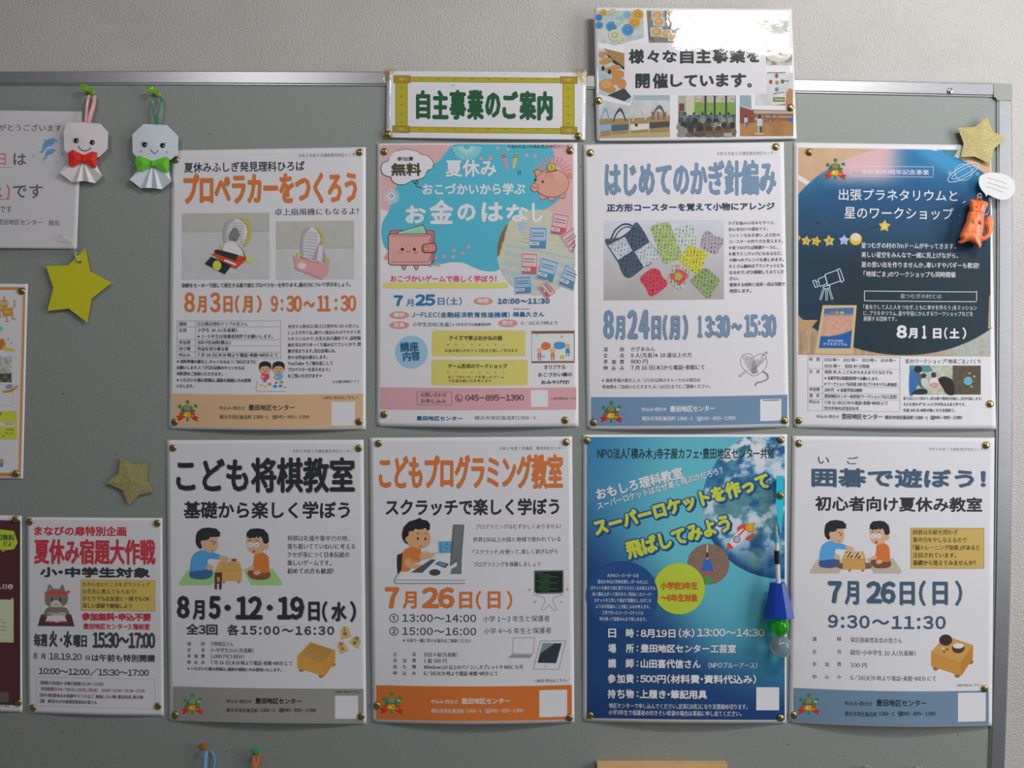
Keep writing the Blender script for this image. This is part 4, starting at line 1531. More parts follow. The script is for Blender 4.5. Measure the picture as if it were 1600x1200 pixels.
s.R(828, 652, 1308, 848, lambda x, y: np.where((x > 1489)[..., None], np.array([86., 76, 64]) + 30 * (fbm(x * .3, y * .3, 4)[..., None] - .5),
                                               np.array([172., 172, 158]) + 50 * (fbm(x * .22, y * .22, 9)[..., None] - .5)), 2)
s.P([(828, 652), (960, 652), (985, 690), (930, 700), (870, 680), (828, 690)], '4a8a94')
s.B([(828, 700), (860, 685), (895, 700), (905, 760), (880, 790), (860, 845), (828, 848)], '3a6cae', 4)
s.E(885, 680, 28, 24, '2a2a2c')
s.B([(880, 700), (915, 730), (930, 800), (900, 800), (880, 760)], '4a6470', 4)
s.B([(850, 830), (890, 810), (940, 815), (940, 846), (850, 847)], '2c3436', 4)
s.E(922, 722, 18, 17, '3a3634')
s.B([(905, 745), (945, 745), (960, 800), (915, 795)], 'b4b8b4', 4)
s.E(990, 718, 17, 20, '3a3838')
s.B([(970, 740), (1012, 740), (1024, 780), (965, 785)], 'c6c2c8', 4)
s.B([(968, 775), (1015, 770), (1020, 795), (968, 795)], 'cc9088', 4)
s.B([(1020, 750), (1050, 728), (1090, 735), (1120, 760), (1130, 846), (1080, 846), (1050, 800)], '2e2426', 4)
s.E(1222, 758, 29, 29, '6aa6c4')
for x, y in ((1232, 705), (1264, 728), (1246, 796)):
    s.E(x, y, 10, 8, 'a8924a', 0, 10)
s.at(1230, 170, .23333).part('emblem')
badge(s, 322, 405, .78)
P4 = s
s.done()

# ------------------------------------------------------------------ poster: shogi
s = Sheet('white poster with heavy black title, two boys playing shogi and a game board', [(260, 687.6), (568, 687), (572.6, 1131), (264, 1126)],
          (166, 159, 168), bot=10, sag=1.5, mid=2, seed=5)
s.at(260, 680, .2).part('header_text').T('令和 8 年度 8 月講座豊田地区センター', 984, 112, 1458, 138, GY)
s.part('title').T('こども将棋教室', 75, 172, 1472, 450, '23262c', 1.6, sh=('8a8088', 1.3, 1.2))
s.part('subtitle').T('基礎から楽しく学ぼう', 135, 515, 1435, 652, '26282e', .9)
s.part('body_text')
for i, (t, x1) in enumerate((('将棋は礼儀や集中力の他、', 1430), ('落ち着いてていねいに考える', 1475), ('クセが身につく日本伝統の', 1430), ('楽しいゲームです。', 1290), ('初めての方も歓迎！', 1305))):
    s.L(t, 945, x1, 806 + i * 64, 42, GY)
s.part('drawing', 'drawing of two boys in blue and orange at a low game board')
two_players(s, Map(1, 0, 1, 0, 1), '7f9f68', False)
s.at(260, 900, .2).part('date')
for t, a, b, y0, y1, w in (('8', 80, 182, 152, 332, 2.0), ('月', 205, 298, 188, 340, 1.2), ('5', 330, 425, 155, 336, 2.0), ('・', 452, 504, 222, 272, 1.2), ('12', 540, 752, 155, 338, 2.0),
                           ('・', 782, 832, 222, 272, 1.2), ('19', 865, 1078, 158, 340, 2.0), ('日', 1108, 1198, 200, 350, 1.2), ('(', 1215, 1258, 195, 358, 1.0), ('水', 1288, 1408, 202, 352, 1.2),
                           (')', 1435, 1482, 195, 358, 1.0)):
    s.T(t, a, y0, b, y1, '26282e', w, sh=('8a8088', 1.2, 1.0))
s.part('times').T('全3回', 155, 372, 400, 458, '33333a', .6)
s.T('各15:00～16:30', 475, 378, 1312, 462, '33333a', .6)
s.part('details')
for i, (a, t, x1) in enumerate((('講師', '今野晴宣さん', 525), ('定員', '小・中学生10人（先着順）', 682), ('参加費', '1,000 円（3 回分）', 608), ('申込み', '7 月 16 日（木）9 時より電話・来館・WEB にて', 985))):
    y = 530 + i * 48
    spread3(s, a[0], a[1] if len(a) > 2 else None, a[-1], 163, 300, y, 30, '4a4850')
    s.L(t, 344, x1, y + 1, 34, '4a4850')
s.L('※いただいた個人情報は、講座の連絡にのみ使用いたします。', 165, 902, 722, 28, '4a4850')
s.part('drawing', 'drawing of a thick wooden shogi board on feet')


def game_board(s, m, grid):
    P = lambda p, c: s.P([m(q) for q in p], c)
    for x, y in ((1055, 733), (1208, 780), (1302, 690)):
        a, b = m((x, y))
        s.E(a, b, 20 * m.k, 17 * m.k, '8f6435')
    P([(1022, 622), (1125, 515), (1320, 578), (1232, 692)], 'b98c4e')
    P([(1022, 622), (1232, 692), (1232, 782), (1205, 775), (1022, 718)], 'b5813c')
    P([(1232, 692), (1320, 578), (1318, 668), (1238, 782), (1232, 782)], 'ac7836')
    if grid:
        for i in range(10):
            t = i / 9
            L = lambda a, b, t: (a[0] + (b[0] - a[0]) * t, a[1] + (b[1] - a[1]) * t)
            A, B_, C_, D_ = (1040, 620), (1130, 528), (1304, 582), (1225, 682)
            s.W([m(L(A, D_, t)), m(L(B_, C_, t))], 2.5 * m.k, '8f6a38')
            s.W([m(L(A, B_, t)), m(L(D_, C_, t))], 2.5 * m.k, '8f6a38')


game_board(s, Map(1, 0, 1, 0, 1), True)
for pts, tx, an in (([(1358, 425), (1385, 392), (1420, 400), (1442, 470), (1362, 492)], '王将', -8), ([(1425, 520), (1455, 480), (1500, 470), (1515, 500), (1495, 565)], '飛車', 25),
                    ([(1335, 548), (1352, 508), (1385, 512), (1420, 575), (1358, 605)], '歩兵', -20)):
    s.P([(x + 3, y + 4) for x, y in pts], '8f6d3c')
    s.P(pts, 'c3a56a')
    cx, cy = sum(p[0] for p in pts) / 5, sum(p[1] for p in pts) / 5
    for k, ch in enumerate(tx):
        s.T(ch, cx - 17, cy - 34 + 36 * k, cx + 17, cy - 2 + 36 * k, '3a3026', .2, ang=(-an if an else 0.1, 260 + cx * .2, 900 + cy * .2))
footer(s, 50, 862, 1540, 1128, '746e6d', '323135', 468, 975, 588, 702, (1318, 935, 1498, 1112))
s.at(260, 900, .2).L('＼WEB 申込はこちら／', 1308, 1525, 905, 22, '46444a')
s.part('emblem')
badge(s, 203, 1003, .9)
P5 = s
s.done()

# ------------------------------------------------------------------ poster: programming
s = Sheet('white poster with orange title and a boy typing at a desktop computer', [(577, 684), (894, 682), (897.7, 1128.7), (581.5, 1128.7)],
          (176, 170, 179), bot=11, sag=3, mid=2, seed=6)
O2 = 'bb6636'
s.at(570, 675, .20938).part('header_text').T('令和 8 年度 7 月講座　豊田地区センター', 1003, 110, 1490, 136, GY)
s.part('title').T('こどもプログラミング教室', 105, 170, 1478, 430, O2, 1.4, sh=('7a5a48', .4, .4))
s.part('subtitle').T('スクラッチで楽しく学ぼう', 155, 498, 1452, 625, '2c2c32', .9)
s.part('body_text')
for t, x0, x1, y, c in (('プログラミングはむずかしくありません！', 828, 1462, 708, 'a8705c'), ('世界150以上の国と地域で使われている', 808, 1462, 804, '46444c'), ('「スクラッチ」を使って、楽しく遊びながら', 808, 1440, 896, '46444c'),
                        ('プログラミングを体験しましょう', 812, 1310, 989, '46444c')):
    s.L(t, x0, x1, y, 36, c)
s.part('drawing', 'drawing of a boy typing at a desk with a monitor and a laptop')
B, P_, Wl = s.B, s.P, s.W
skin = 'd2a078'
s.B([(240, 930), (262, 910), (300, 908), (330, 1000), (310, 1078), (255, 1085), (242, 1040)], '2b2a2e')
s.P([(540, 810), (700, 810), (700, 905), (545, 910)], '9a9ea6')
s.P([(552, 820), (690, 820), (690, 898), (555, 902)], '3f7ea8')
for i in range(4):
    s.W([(572, 834 + 17 * i), (580 + 25 * (i % 2 + 1), 834 + 17 * i)], 4, 'a8c4d2')
    s.W([(620, 834 + 17 * i), (650, 834 + 17 * i)], 4, 'a8c4d2')
s.P([(545, 910), (660, 905), (640, 945), (515, 940)], 'b2b0b8')
s.W([(505, 905), (545, 900)], 5, '8a8890')
s.P([(222, 1095), (300, 1010), (560, 935), (748, 950), (748, 1110), (230, 1110)], 'c9c5cc')
s.W(crom([(300, 1000), (228, 1090), (222, 1115), (232, 1130)], 4, False) + [(748, 1130)], 6, '6a7078')
s.W([(228, 1103), (748, 1105)], 5, '7a8088')
s.B([(290, 890), (340, 860), (410, 870), (425, 915), (415, 965), (345, 985), (340, 1030), (280, 1040), (278, 960)], 'c5713c')
s.B([(300, 950), (345, 945), (352, 985), (430, 990), (432, 1010), (380, 1020), (330, 1012), (300, 990)], skin)
s.B([(412, 915), (470, 900), (515, 910), (508, 930), (470, 945), (415, 950)], skin)
for x in (352, 370, 388):
    s.W([(x, 960), (x + 8, 988)], 5, 'e6c8ac')
for x in (440, 456, 472):
    s.W([(x, 888), (x + 8, 910)], 5, 'e6c8ac')
s.B([(310, 780), (330, 740), (400, 720), (470, 735), (488, 780), (482, 835), (430, 868), (360, 860), (320, 830)], skin)
s.P([(278, 760), (290, 710), (330, 668), (390, 650), (412, 640), (430, 655), (465, 660), (488, 690), (484, 730), (468, 735), (455, 715), (430, 725), (400, 728), (375, 722), (360, 740), (330, 742),
     (325, 780), (305, 800), (322, 838), (300, 825), (282, 795)], '232226')
s.E(325, 800, 22, 22, skin)
s.E(396, 795, 8, 10, '2e2424')
s.E(452, 798, 8, 10, '2e2424')
s.W([(388, 758), (405, 750)], 5, '3a2c24')
s.W([(450, 755), (465, 760)], 5, '3a2c24')
s.W(crom([(405, 848), (418, 858), (432, 850)], 4, False), 4, '7a3a30')
s.P([(345, 1048), (430, 1050), (530, 955), (500, 948)], '46484c')
s.P([(525, 985), (555, 965), (628, 985), (600, 1015)], '33363c')
s.P([(538, 985), (560, 972), (612, 986), (594, 1006)], '4a82b0')
s.E(523, 1048, 42, 24, '3a3a3e')
s.P([(662, 690), (742, 692), (724, 940), (640, 1000), (636, 996)], '50555a')
s.P([(672, 698), (735, 700), (712, 900), (648, 985)], '5d6267')
s.P([(688, 880), (712, 820), (726, 840), (722, 1060), (640, 1058), (650, 1020), (690, 1000)], '5a6066')
s.at(570, 890, .20938).part('date')
for t, a, b, y0, y1, w in (('7', 152, 258, 130, 288, 1.8), ('月', 282, 388, 162, 292, 1.1), ('26', 428, 672, 130, 288, 1.8), ('日', 704, 802, 165, 292, 1.1), ('(', 828, 870, 158, 298, .9),
                           ('日', 916, 1014, 162, 292, 1.1), (')', 1060, 1102, 158, 298, .9)):
    s.T(t, a, y0, b, y1, O2, w)
s.part('times')
for t, x0, x1, y0, y1, w in (('①', 183, 252, 328, 395, .2), ('13:00～14:00', 280, 832, 332, 390, .3), ('②', 183, 252, 427, 492, .2), ('15:00～16:00', 280, 832, 430, 488, .3)):
    s.T(t, x0, y0, x1, y1, '36363c', w)
s.L('小学 1～3 年生と保護者', 882, 1380, 370, 44, '36363c', .05)
s.L('小学 4～6 年生と保護者', 888, 1392, 460, 44, '36363c', .05)
s.L('※兄弟で一緒に受ける場合はご相談ください', 285, 790, 528, 28, '504e56')
s.part('details')
for i, (a, t, x1) in enumerate((('定員', '各回 4 組（先着順）', 692), ('参加費', '1 組 500 円', 612), ('持ち物', 'Windows10 以上のパソコン。タブレットや MAC も可', 1180), ('申込み', '6/16（火）9 時より電話・来館・WEB にて', 995))):
    y = 634 + i * 46.5
    spread3(s, a[0], a[1] if len(a) > 2 else None, a[-1], 212, 382, y - 1, 30, '4a4850')
    s.L(t, 440, x1, y, 33, '4a4850')
s.L('＼WEB 申込はこちら／', 1255, 1530, 831, 27, '5c5a62')
s.part('drawing', 'drawing of a screen with arms and legs')
s.R(1262, 5, 1484, 182, '6a6874', 9, 6)
s.R(1270, 14, 1476, 172, '1c2420')
for i in range(10):
    x = 1275 + (i * 13) % 40
    s.W([(x, 24 + 15 * i), (x + 60 + (i * 37) % 110, 24 + 15 * i)], 4, '3a6a44')
s.W([(1272, 190), (1330, 205), (1345, 215), (1342, 245), (1318, 298), (1335, 306), (1375, 262), (1412, 306), (1434, 298), (1408, 245), (1405, 215), (1420, 205), (1478, 190)], 5, '8a8894')
for x in (1272, 1476):
    s.E(x, 182, 10, 12, '8a8894')
    s.E(x, 182, 7, 9, 'cfccd4')
for x, y, r in ((1232, 150, 14), (1512, 147, 14), (1270, 240, 17), (1466, 243, 14)):
    s.P(star_pts(x, y, r, .6, .45), 'bf9c3c')
s.part('drawing', 'drawing of a laptop and a tablet')
s.W([(1110, 508), (1268, 508), (1256, 630), (1102, 628)], 4, '77757f', True)
s.P([(1102, 630), (1256, 630), (1230, 662), (1062, 660)], '8a8892')
s.P([(1090, 640), (1250, 642), (1242, 650), (1080, 650)], '6c6a74')
s.W([(1312, 532), (1500, 532), (1448, 745), (1258, 743)], 4, '77757f', True)
s.P([(1328, 548), (1470, 550), (1428, 698), (1290, 695)], '28343f')
s.P([(1328, 548), (1420, 549), (1310, 625)], '66757c')
s.E(1353, 719, 11, 10, '8a8892')
s.E(1353, 719, 8, 7, 'c2bfc8')
footer(s, 85, 862, 1545, 1118, 'b8622e', 'cfc0ba', 495, 982, 588, 690, (1303, 900, 1510, 1100))
s.part('emblem')
badge(s, 200, 998, .92)
P6 = s
s.done()

# ------------------------------------------------------------------ poster: super rocket
s = Sheet('blue poster with slanted yellow title about rockets and a picture of the Earth', [(911, 679), (1230, 678.4), (1228.5, 1130), (910.5, 1127)],
          (180, 178, 186), bot=12, sag=1, mid=2, seed=7)


def space(x, y):
    X, Y = (x - 900) / .20938, (y - 670) / .20938
    c = mixc(np.array([52., 104, 142]), np.array([82., 150, 166]), sst(60, 800, X) * .9 + .1 * sst(100, 500, Y))
    c = mixc(c, np.array([32., 88, 118]), sst(1100, 1700, Y) * .8 * sst(500, 1500, X))
    c = mixc(c, np.array([26., 54, 100]), np.clip(sst(900, 1700, Y + (700 - X) * .9) * .95, 0, 1))
    c = mixc(c, np.array([24., 46, 92]), sst(1900, 2150, Y) * .7)
    c = mixc(c, np.array([70., 140, 160]), sst(500, 100, np.hypot(X - 1150, (Y - 1330) * .8)) * .6)
    r = np.sqrt(((X - 1535) / 595) ** 2 + ((Y - 560) / 560) ** 2)
    n = fbm(X * .008, Y * .010, 41, 5)
    n2 = fbm(X * .02 + n * 3, Y * .02, 77, 4)
    e = mixc(np.array([24., 62, 108]), np.array([62., 116, 146]), n2)
    e = mixc(e, np.array([92., 130, 118]), sst(.55, .7, fbm(X * .006, Y * .006, 5)) * .6)
    e = mixc(e, np.array([176., 186, 196]), sst(.50, .68, n) * sst(1100, 700, Y) * .95)
    e = mixc(e, np.array([176., 180, 186]), sst(420, 150, np.hypot(X - 1400, (Y - 80) * 1.6)) * sst(.3, .6, n2))
    e = mixc(e, np.array([28., 60, 100]), sst(.86, 1.0, r) * sst(500, 900, Y) * .9)
    return mixc(c, e, sst(1.004, .996, r)) * 1.1


s.at(900, 670, .20938).part('background_print', 'printed picture of the Earth on a blue sky')
s.R(80, 62, 1558, 2158, space, 1.7)
s.part('header_text').T('NPO法人「積み木」寺子屋カフェ・豊田地区センター共催', 160, 145, 1482, 226, '23303c', .35)
s.part('title')
A = 14.8
s.T('おもしろ理科教室', 162, 448, 830, 536, 'd0d0d8', .7, sh=('2c4058', .5, .6), ang=(A, 900 + 162 * .20938, 670 + 536 * .20938))
s.T('スーパーロケットはなぜ高く飛ぶのだろう？', 166, 550, 1140, 606, 'c8ccd4', .3, sh=('2c4058', .4, .5), ang=(16.2, 900 + 166 * .20938, 670 + 606 * .20938))
s.T('スーパーロケットを作って', 150, 678, 1505, 806, 'b5b936', 1.5, sh=('1c3a6a', 1.6, 1.8), ol=('24508e', 2.4), ang=(15.6, 900 + 150 * .20938, 670 + 806 * .20938))
s.T('飛ばしてみよう', 392, 842, 1195, 980, 'b5b936', 1.5, sh=('1c3a6a', 1.6, 1.8), ol=('24508e', 2.4), ang=(15.6, 900 + 392 * .20938, 670 + 980 * .20938))
s.part('photo_print', 'round printed photo of a rocket toy on brown')
s.E(988, 1010, 156, 152, lambda x, y: np.array([118., 96, 84]) + 26 * (fbm(x * .25, y * .8, 3)[..., None] - .5), 0, 40, 2.5)
s.W([(981, 868), (979, 980)], 10, 'b8a898')
s.W([(980, 925), (979, 958)], 14, '2c2a2e')
s.P([(955, 975), (1003, 975), (1028, 1062), (940, 1062)], '2f5fb0')
s.E(984, 1082, 19, 17, 'b8485a')
s.E(985, 1128, 28, 28, '3f8a4a')
s.part('drawing', 'drawing of a red and white toy rocket')
s.B([(1255, 740), (1270, 705), (1300, 708), (1338, 700), (1330, 735), (1340, 765), (1310, 770), (1285, 775)], 'cc8a2a')
s.B([(1275, 735), (1290, 715), (1318, 722), (1310, 750), (1285, 758)], 'd8b03c')
s.B([(1205, 770), (1210, 730), (1258, 708), (1262, 735), (1235, 780)], 'b9483c')
s.B([(1265, 820), (1300, 790), (1335, 782), (1320, 820), (1275, 832)], 'b9483c')
s.B([(1130, 885), (1150, 835), (1190, 785), (1240, 745), (1278, 770), (1265, 805), (1220, 855), (1165, 892), (1135, 898)], 'cfc8c8')
s.B([(1130, 885), (1138, 850), (1175, 888), (1135, 898)], 'c0483c')
s.E(1200, 825, 28, 28, 'b05048')
s.E(1200, 825, 20, 20, '7fa4c0')
s.W([(1215, 795), (1265, 745)], 12, 'b9483c')
s.part('round_labels')
s.E(345, 1245, 272, 258, '24467c', 0, 60)
s.E(770, 1193, 192, 192, 'a5b53a', 0, 50)
s.E(352, 1245, 260, 252, '24467c', 0, 60)
s.at(900, 890, .20938)
for i, (t, x0, x1) in enumerate((('大小のスーパーボールを', 232, 468), ('重ねた中心に竹串を刺し、ボールの上に', 162, 538), ('ロケットを乗せて床に落下させると、元の高さよりも', 110, 592), ('高く跳ね上がって飛びます。今回はこのスーパー', 122, 575),
                                ('ロケットを工作して飛ばす実験をし、なぜこの', 138, 560), ('ような不思議なことが起こるのか考えます。', 148, 552), ('工作で作ったスーパーロケットは', 195, 502), ('持ち帰って家族みんなで楽しめます。', 175, 525))):
    s.L(t, x0, x1, 44 + i * 46.2, 29, 'b4bccc', .1)
s.T('小学校3年生', 630, 90, 910, 150, 'b0572c', .6)
s.T('～6年生対象', 630, 180, 910, 240, 'b0572c', .6)
s.part('details')
LT = 'c8c6ce'
sh = ('1c2c4c', .5, .6)
for y, a, rest in ((475, ('日', '時'), (('8月19日', 482, 742, 445, 508), ('（水）', 765, 885, 440, 508), ('13:00～14:30', 905, 1408, 440, 500))),
                   (588, ('場', '所'), (('豊田地区センター工芸室', 482, 1195, 555, 620),)), (700, ('講', '師'), (('山田喜代信さん', 482, 932, 668, 735),)), (815, ('参', '加', '費'), (('500円（材料費・資料代込み）', 478, 1345, 780, 848),)),
                   (928, ('持', 'ち', '物'), (('上履き・筆記用具', 474, 978, 895, 962),))):
    xs_ = (240, 372) if len(a) == 2 else (236, 305, 372)
    for ch, x in zip(a, xs_):
        s.T(ch, x, y - 35, x + 60, y + 33, LT, .5, sh=sh)
    s.T('：', 452, y - 20, 466, y + 22, LT, .4, sh=sh)
    for t, x0, x1, y0, y1 in rest:
        s.T(t, x0, y0, x1, y1, LT, .5, sh=sh)
s.T('（NPOブルーアース）', 988, 690, 1352, 738, LT, .15, sh=sh)
s.L('地区センターで申し込んでください。定員（18名）になり次第締め切ります。', 245, 1282, 1015, 38, 'b8bccc', .1)
s.L('小学3年生で保護者の付きそい希望の場合は事前に申し出てください。', 243, 1235, 1066, 38, 'b8bccc', .1)
s.part('code_patch').R(1345, 878, 1516, 1048, 'bcb8be')
P7 = s
s.done()

# ------------------------------------------------------------------ poster: go
s = Sheet('white poster with slate-blue title and two boys playing go', [(1238, 681), (1554, 684), (1550, 1134), (1232.7, 1129)],
          (186, 183, 190), bot=12, sag=4, mid=2, side=.6, seed=8, tilt=3.0)
NB = '3f5268'
s.at(1225, 675, .23438).part('header_text').T('令和 8 年度 7 月講座豊田地区センター', 962, 103, 1352, 124, '6a6872')
s.part('title').T('い', 225, 165, 302, 212, NB, .3)
s.T('ご', 420, 163, 495, 215, NB, .3)
s.T('囲碁で遊ぼう！', 183, 238, 1345, 365, NB, 1.25, sh=('8c9a98', 1.0, 1.0))
s.part('subtitle').T('初心者向け夏休み教室', 208, 425, 1322, 525, '2d2d33', .8)
s.part('drawing', 'drawing of two boys in blue and orange at a go board')
two_players(s, Map(.76, 96, .79, 17, .78), 'a49c8c', True)
s.part('yellow_box').R(843, 638, 1335, 908, '8a7440')
s.R(847, 642, 1331, 904, 'b89b58')
for i, (t, x1) in enumerate((('囲碁は年齢を問わず', 1160), ('集中力をやしなえるので', 1218), ('「脳トレーニング効果」があると', 1305), ('注目されています。', 1150), ('基礎から覚えてみませんか？', 1280))):
    s.L(t, 860, x1, 668 + i * 51, 34, '4c4330')
s.at(1225, 890, .23438).part('date')
for t, a, b, y0, y1, w in (('7', 292, 385, 75, 222, 1.9), ('月', 405, 500, 75, 232, 1.3), ('26', 548, 745, 75, 225, 1.9), ('日', 772, 872, 80, 235, 1.3), ('(', 900, 945, 72, 240, 1.0),
                           ('日', 990, 1092, 80, 235, 1.3), (')', 1140, 1188, 72, 240, 1.0)):
    s.T(t, a, y0, b, y1, NB, w, sh=('8fa098', 1.0, 1.0))
s.part('times').T('9:30～11:30', 292, 298, 1080, 388, NB, .9)
s.part('details')
for i, (a, t, x1) in enumerate((('講師', '栄区囲碁普及会の皆さん', 788), ('定員', '園児・小中学生 10 人（先着順）', 878), ('参加費', '100 円', 552), ('申込み', '6/16（火）9 時より電話・来館・WEB にて', 1015))):
    y = 467 + i * 84
    spread3(s, a[0], a[1] if len(a) > 2 else None, a[-1], 190, 382, y - 4, 29, '5a5862')
    s.L(t, 443, x1, y + 1, 34, '5a5862')
s.part('drawing', 'drawing of a wooden go board with two bowls of stones')
game_board(s, Map(.94, 20, 1.0, -75, .95), False)
s.E(1078, 470, 44, 38, '45302c')
s.E(1078, 468, 36, 30, '3a2828')
s.E(1162, 524, 42, 34, '4a3430')
s.E(1162, 508, 36, 18, 'd6d2d4')
for x, y in ((1060, 525), (1068, 548), (1088, 532)):
    s.E(x, y, 8, 6, '3a3030' if y > 530 else 'e0dcdc', 0, 10)
s.L('＼WEB 申込はこちら／', 1140, 1320, 772, 18, '6a6872')
footer(s, 62, 788, 1365, 1010, '62788f', '303c48', 405, 888, 545, 605, (1160, 822, 1345, 1012))
s.part('emblem')
badge(s, 165, 898, .78)
P8 = s
s.done()
# ------------------------------------------------------------------ poster: homework help
s = Sheet('small white poster with red title and a grey cat in a red headband', [(41.7, 808), (253.6, 809.4), (256, 1118.7), (44, 1113.7)], (152, 145, 153),
          bot=3.5, sag=1, mid=1.5, seed=9)
RD = '982a38'
s.at(0, 790, .16875).part('subtitle').T('まなびの扉特別企画', 318, 188, 1170, 278, RD, .6, sh=('9c9488', .4, .4))
s.part('title').T('夏休み宿題大作戦', 315, 305, 1440, 540, RD, 1.05, sh=('8c8478', .6, .6))
s.T('小・中学生対象', 370, 565, 1390, 662, '2a2a2e', 1.0)
s.part('yellow_box').R(750, 685, 1438, 970, '8a7440')
s.R(753, 690, 1434, 966, 'ab9250')
for i, (t, x1) in enumerate((('わからないところをボランティア', 1388), ('の先生に教えてもらおう！', 1260), ('ひとりでもお友達と一緒でもOK', 1388), ('涼しい部屋で勉強しよう', 1220))):
    s.L(t, 765, x1, 728 + i * 66, 44, '433c2e')
s.part('drawing', 'drawing of a grey cat with a red headband reading a book')
g = '5e5450'
s.P([(432, 800), (448, 735), (465, 730), (500, 775), (545, 775), (575, 730), (588, 738), (605, 800)], g)
s.P([(448, 785), (460, 748), (488, 778)], '7a6e66')
s.B([(415, 850), (435, 790), (520, 770), (605, 790), (630, 850), (610, 915), (520, 945), (430, 920)], g)
s.B([(468, 910), (490, 880), (530, 878), (560, 900), (575, 930), (520, 946), (470, 938)], '9c8c84')
s.B([(418, 800), (520, 790), (605, 796), (640, 786), (648, 806), (622, 812), (640, 826), (600, 822), (520, 826), (425, 816)], 'a8383a')
for x in (482, 560):
    s.E(x, 872, 11, 14, '2a2626')
s.W([(498, 842), (480, 852)], 6, '3a3030')
s.W([(545, 842), (560, 850)], 6, '3a3030')
s.W([(500, 915), (540, 918)], 5, '8a5048')
s.B([(408, 1000), (440, 945), (520, 940), (610, 945), (642, 1000), (630, 1060), (420, 1060)], g)
s.P([(380, 1008), (660, 1008), (690, 1118), (350, 1114)], '3e2c2c')
s.B([(430, 1000), (470, 985), (520, 995), (570, 985), (610, 1000), (600, 1030), (560, 1020), (500, 1035), (440, 1030)], '8a7a72')
s.B([(415, 1020), (440, 1000), (475, 1010), (500, 1035), (450, 1045)], g)
s.P([(440, 1020), (525, 1015), (600, 1020), (618, 1075), (525, 1080), (420, 1075)], 'bab4bc')
s.W([(420, 1076), (470, 1068), (525, 1084), (580, 1068), (618, 1078)], 8, '96404c')
s.W([(455, 950), (478, 1000)], 7, '9c3434')
s.at(0, 950, .16875).part('body_text').T('参加無料・申込不要', 758, 42, 1398, 115, RD, .6)
s.T('豊田地区センター2 階和室', 772, 140, 1388, 195, RD, .25)
s.part('times')
for t, a, b, y0, y1, w in (('毎週', 312, 440, 235, 355, .7), ('火', 455, 532, 208, 362, .9), ('・', 555, 578, 275, 315, .6), ('水', 588, 668, 212, 364, .9), ('曜日', 680, 805, 248, 362, .7),
                           ('15:30～17:00', 858, 1438, 222, 368, .9)):
    s.T(t, a, y0, b, y1, '2f2f34', w)
for t, a, b, y0, y1, w in (('8', 310, 345, 412, 472, .3), ('月', 378, 420, 422, 474, .3), ('18.19.20', 455, 758, 415, 478, .3), ('日', 792, 832, 440, 482, .3), ('は午前も特別開講', 850, 1435, 425, 495, .4)):
    s.T(t, a, y0, b, y1, '2f2f34', w)
s.T('10:00～12:00/15:30～17:00', 358, 545, 1380, 618, '2f2f34', .35)
s.part('details')
s.W([(335, 640), (1432, 660), (1440, 935), (345, 905)], 2.5, '77727c', True)
for t, x0, x1, y, c in (('【開講日】毎週火・水曜日開講（15：30～17：00）', 370, 958, 692, '5a5660'), ('特別開催日＊8/18（火）、19（水）、20（木）　10：00～12：00/15：30～17：00', 380, 1340, 748, '9a5c68'),
                        ('【持ち物】夏休みの宿題やドリルなど、勉強したい物、筆記用具、飲み物', 370, 1325, 806, '5a5660'), ('【講　師】まなびの扉運営委員会の皆さん', 372, 900, 860, '5a5660')):
    s.L(t, x0, x1, y, 34, c)
s.done()
P9 = s

# ------------------------------------------------------------------ poster cut by the left edge: dark brown
s = Sheet('dark brown poster with a yellow-green speech burst, cut off by the left edge', [(-180, 800), (34, 806), (35, 1113), (-178, 1108)], (150, 144, 152), bot=3, sag=0, mid=1.5,
          seed=10, wav=.8)
s.at(0, 800, .26596).part('background_print').R(-650, 30, 119, 1118, '3f2226')
s.P([(-60, 95), (0, 102), (82, 112), (104, 180), (82, 218), (30, 225), (14, 238), (6, 222), (-60, 215)], '9fae34')
s.P([(6, 222), (28, 222), (14, 238)], 'c07a3a')
s.part('lettering')
s.T('参加無料', -60, 128, 84, 166, '2e2c28', .25, ang=(-4, 0, 843))
s.T('だよ', 18, 172, 68, 200, '2e2c28', .2, ang=(-3, 5, 850))
s.T('日', 16, 424, 40, 452, 'c0bcc0', .15)
s.E(61, 439, 15, 15, 'c0bcc0')
s.T('金', 51, 428, 71, 450, '3f2226', .15)
s.L('21', -40, 6, 428, 56, 'c0bcc0', .4)
s.R(-600, 500, 80, 752, '9c9a88')
s.R(66, 506, 78, 746, 'aaa68c')
s.W([(0, 752), (80, 756)], 4, '8a9a50')
s.W([(-20, 634), (20, 634)], 4, '6c6a64')
for y in (650, 674, 694):
    s.W([(-20, y), (8, y)], 3, '6c6a64')
    s.W([(12, y), (36, y + 1)], 5, '8a5c50')
s.P([(0, 1058), (50, 1058), (52, 1116), (0, 1116)], '4a4040')
s.L('8-6602', 4, 56, 1140, 16, '77727c')
s.done()
P10 = s

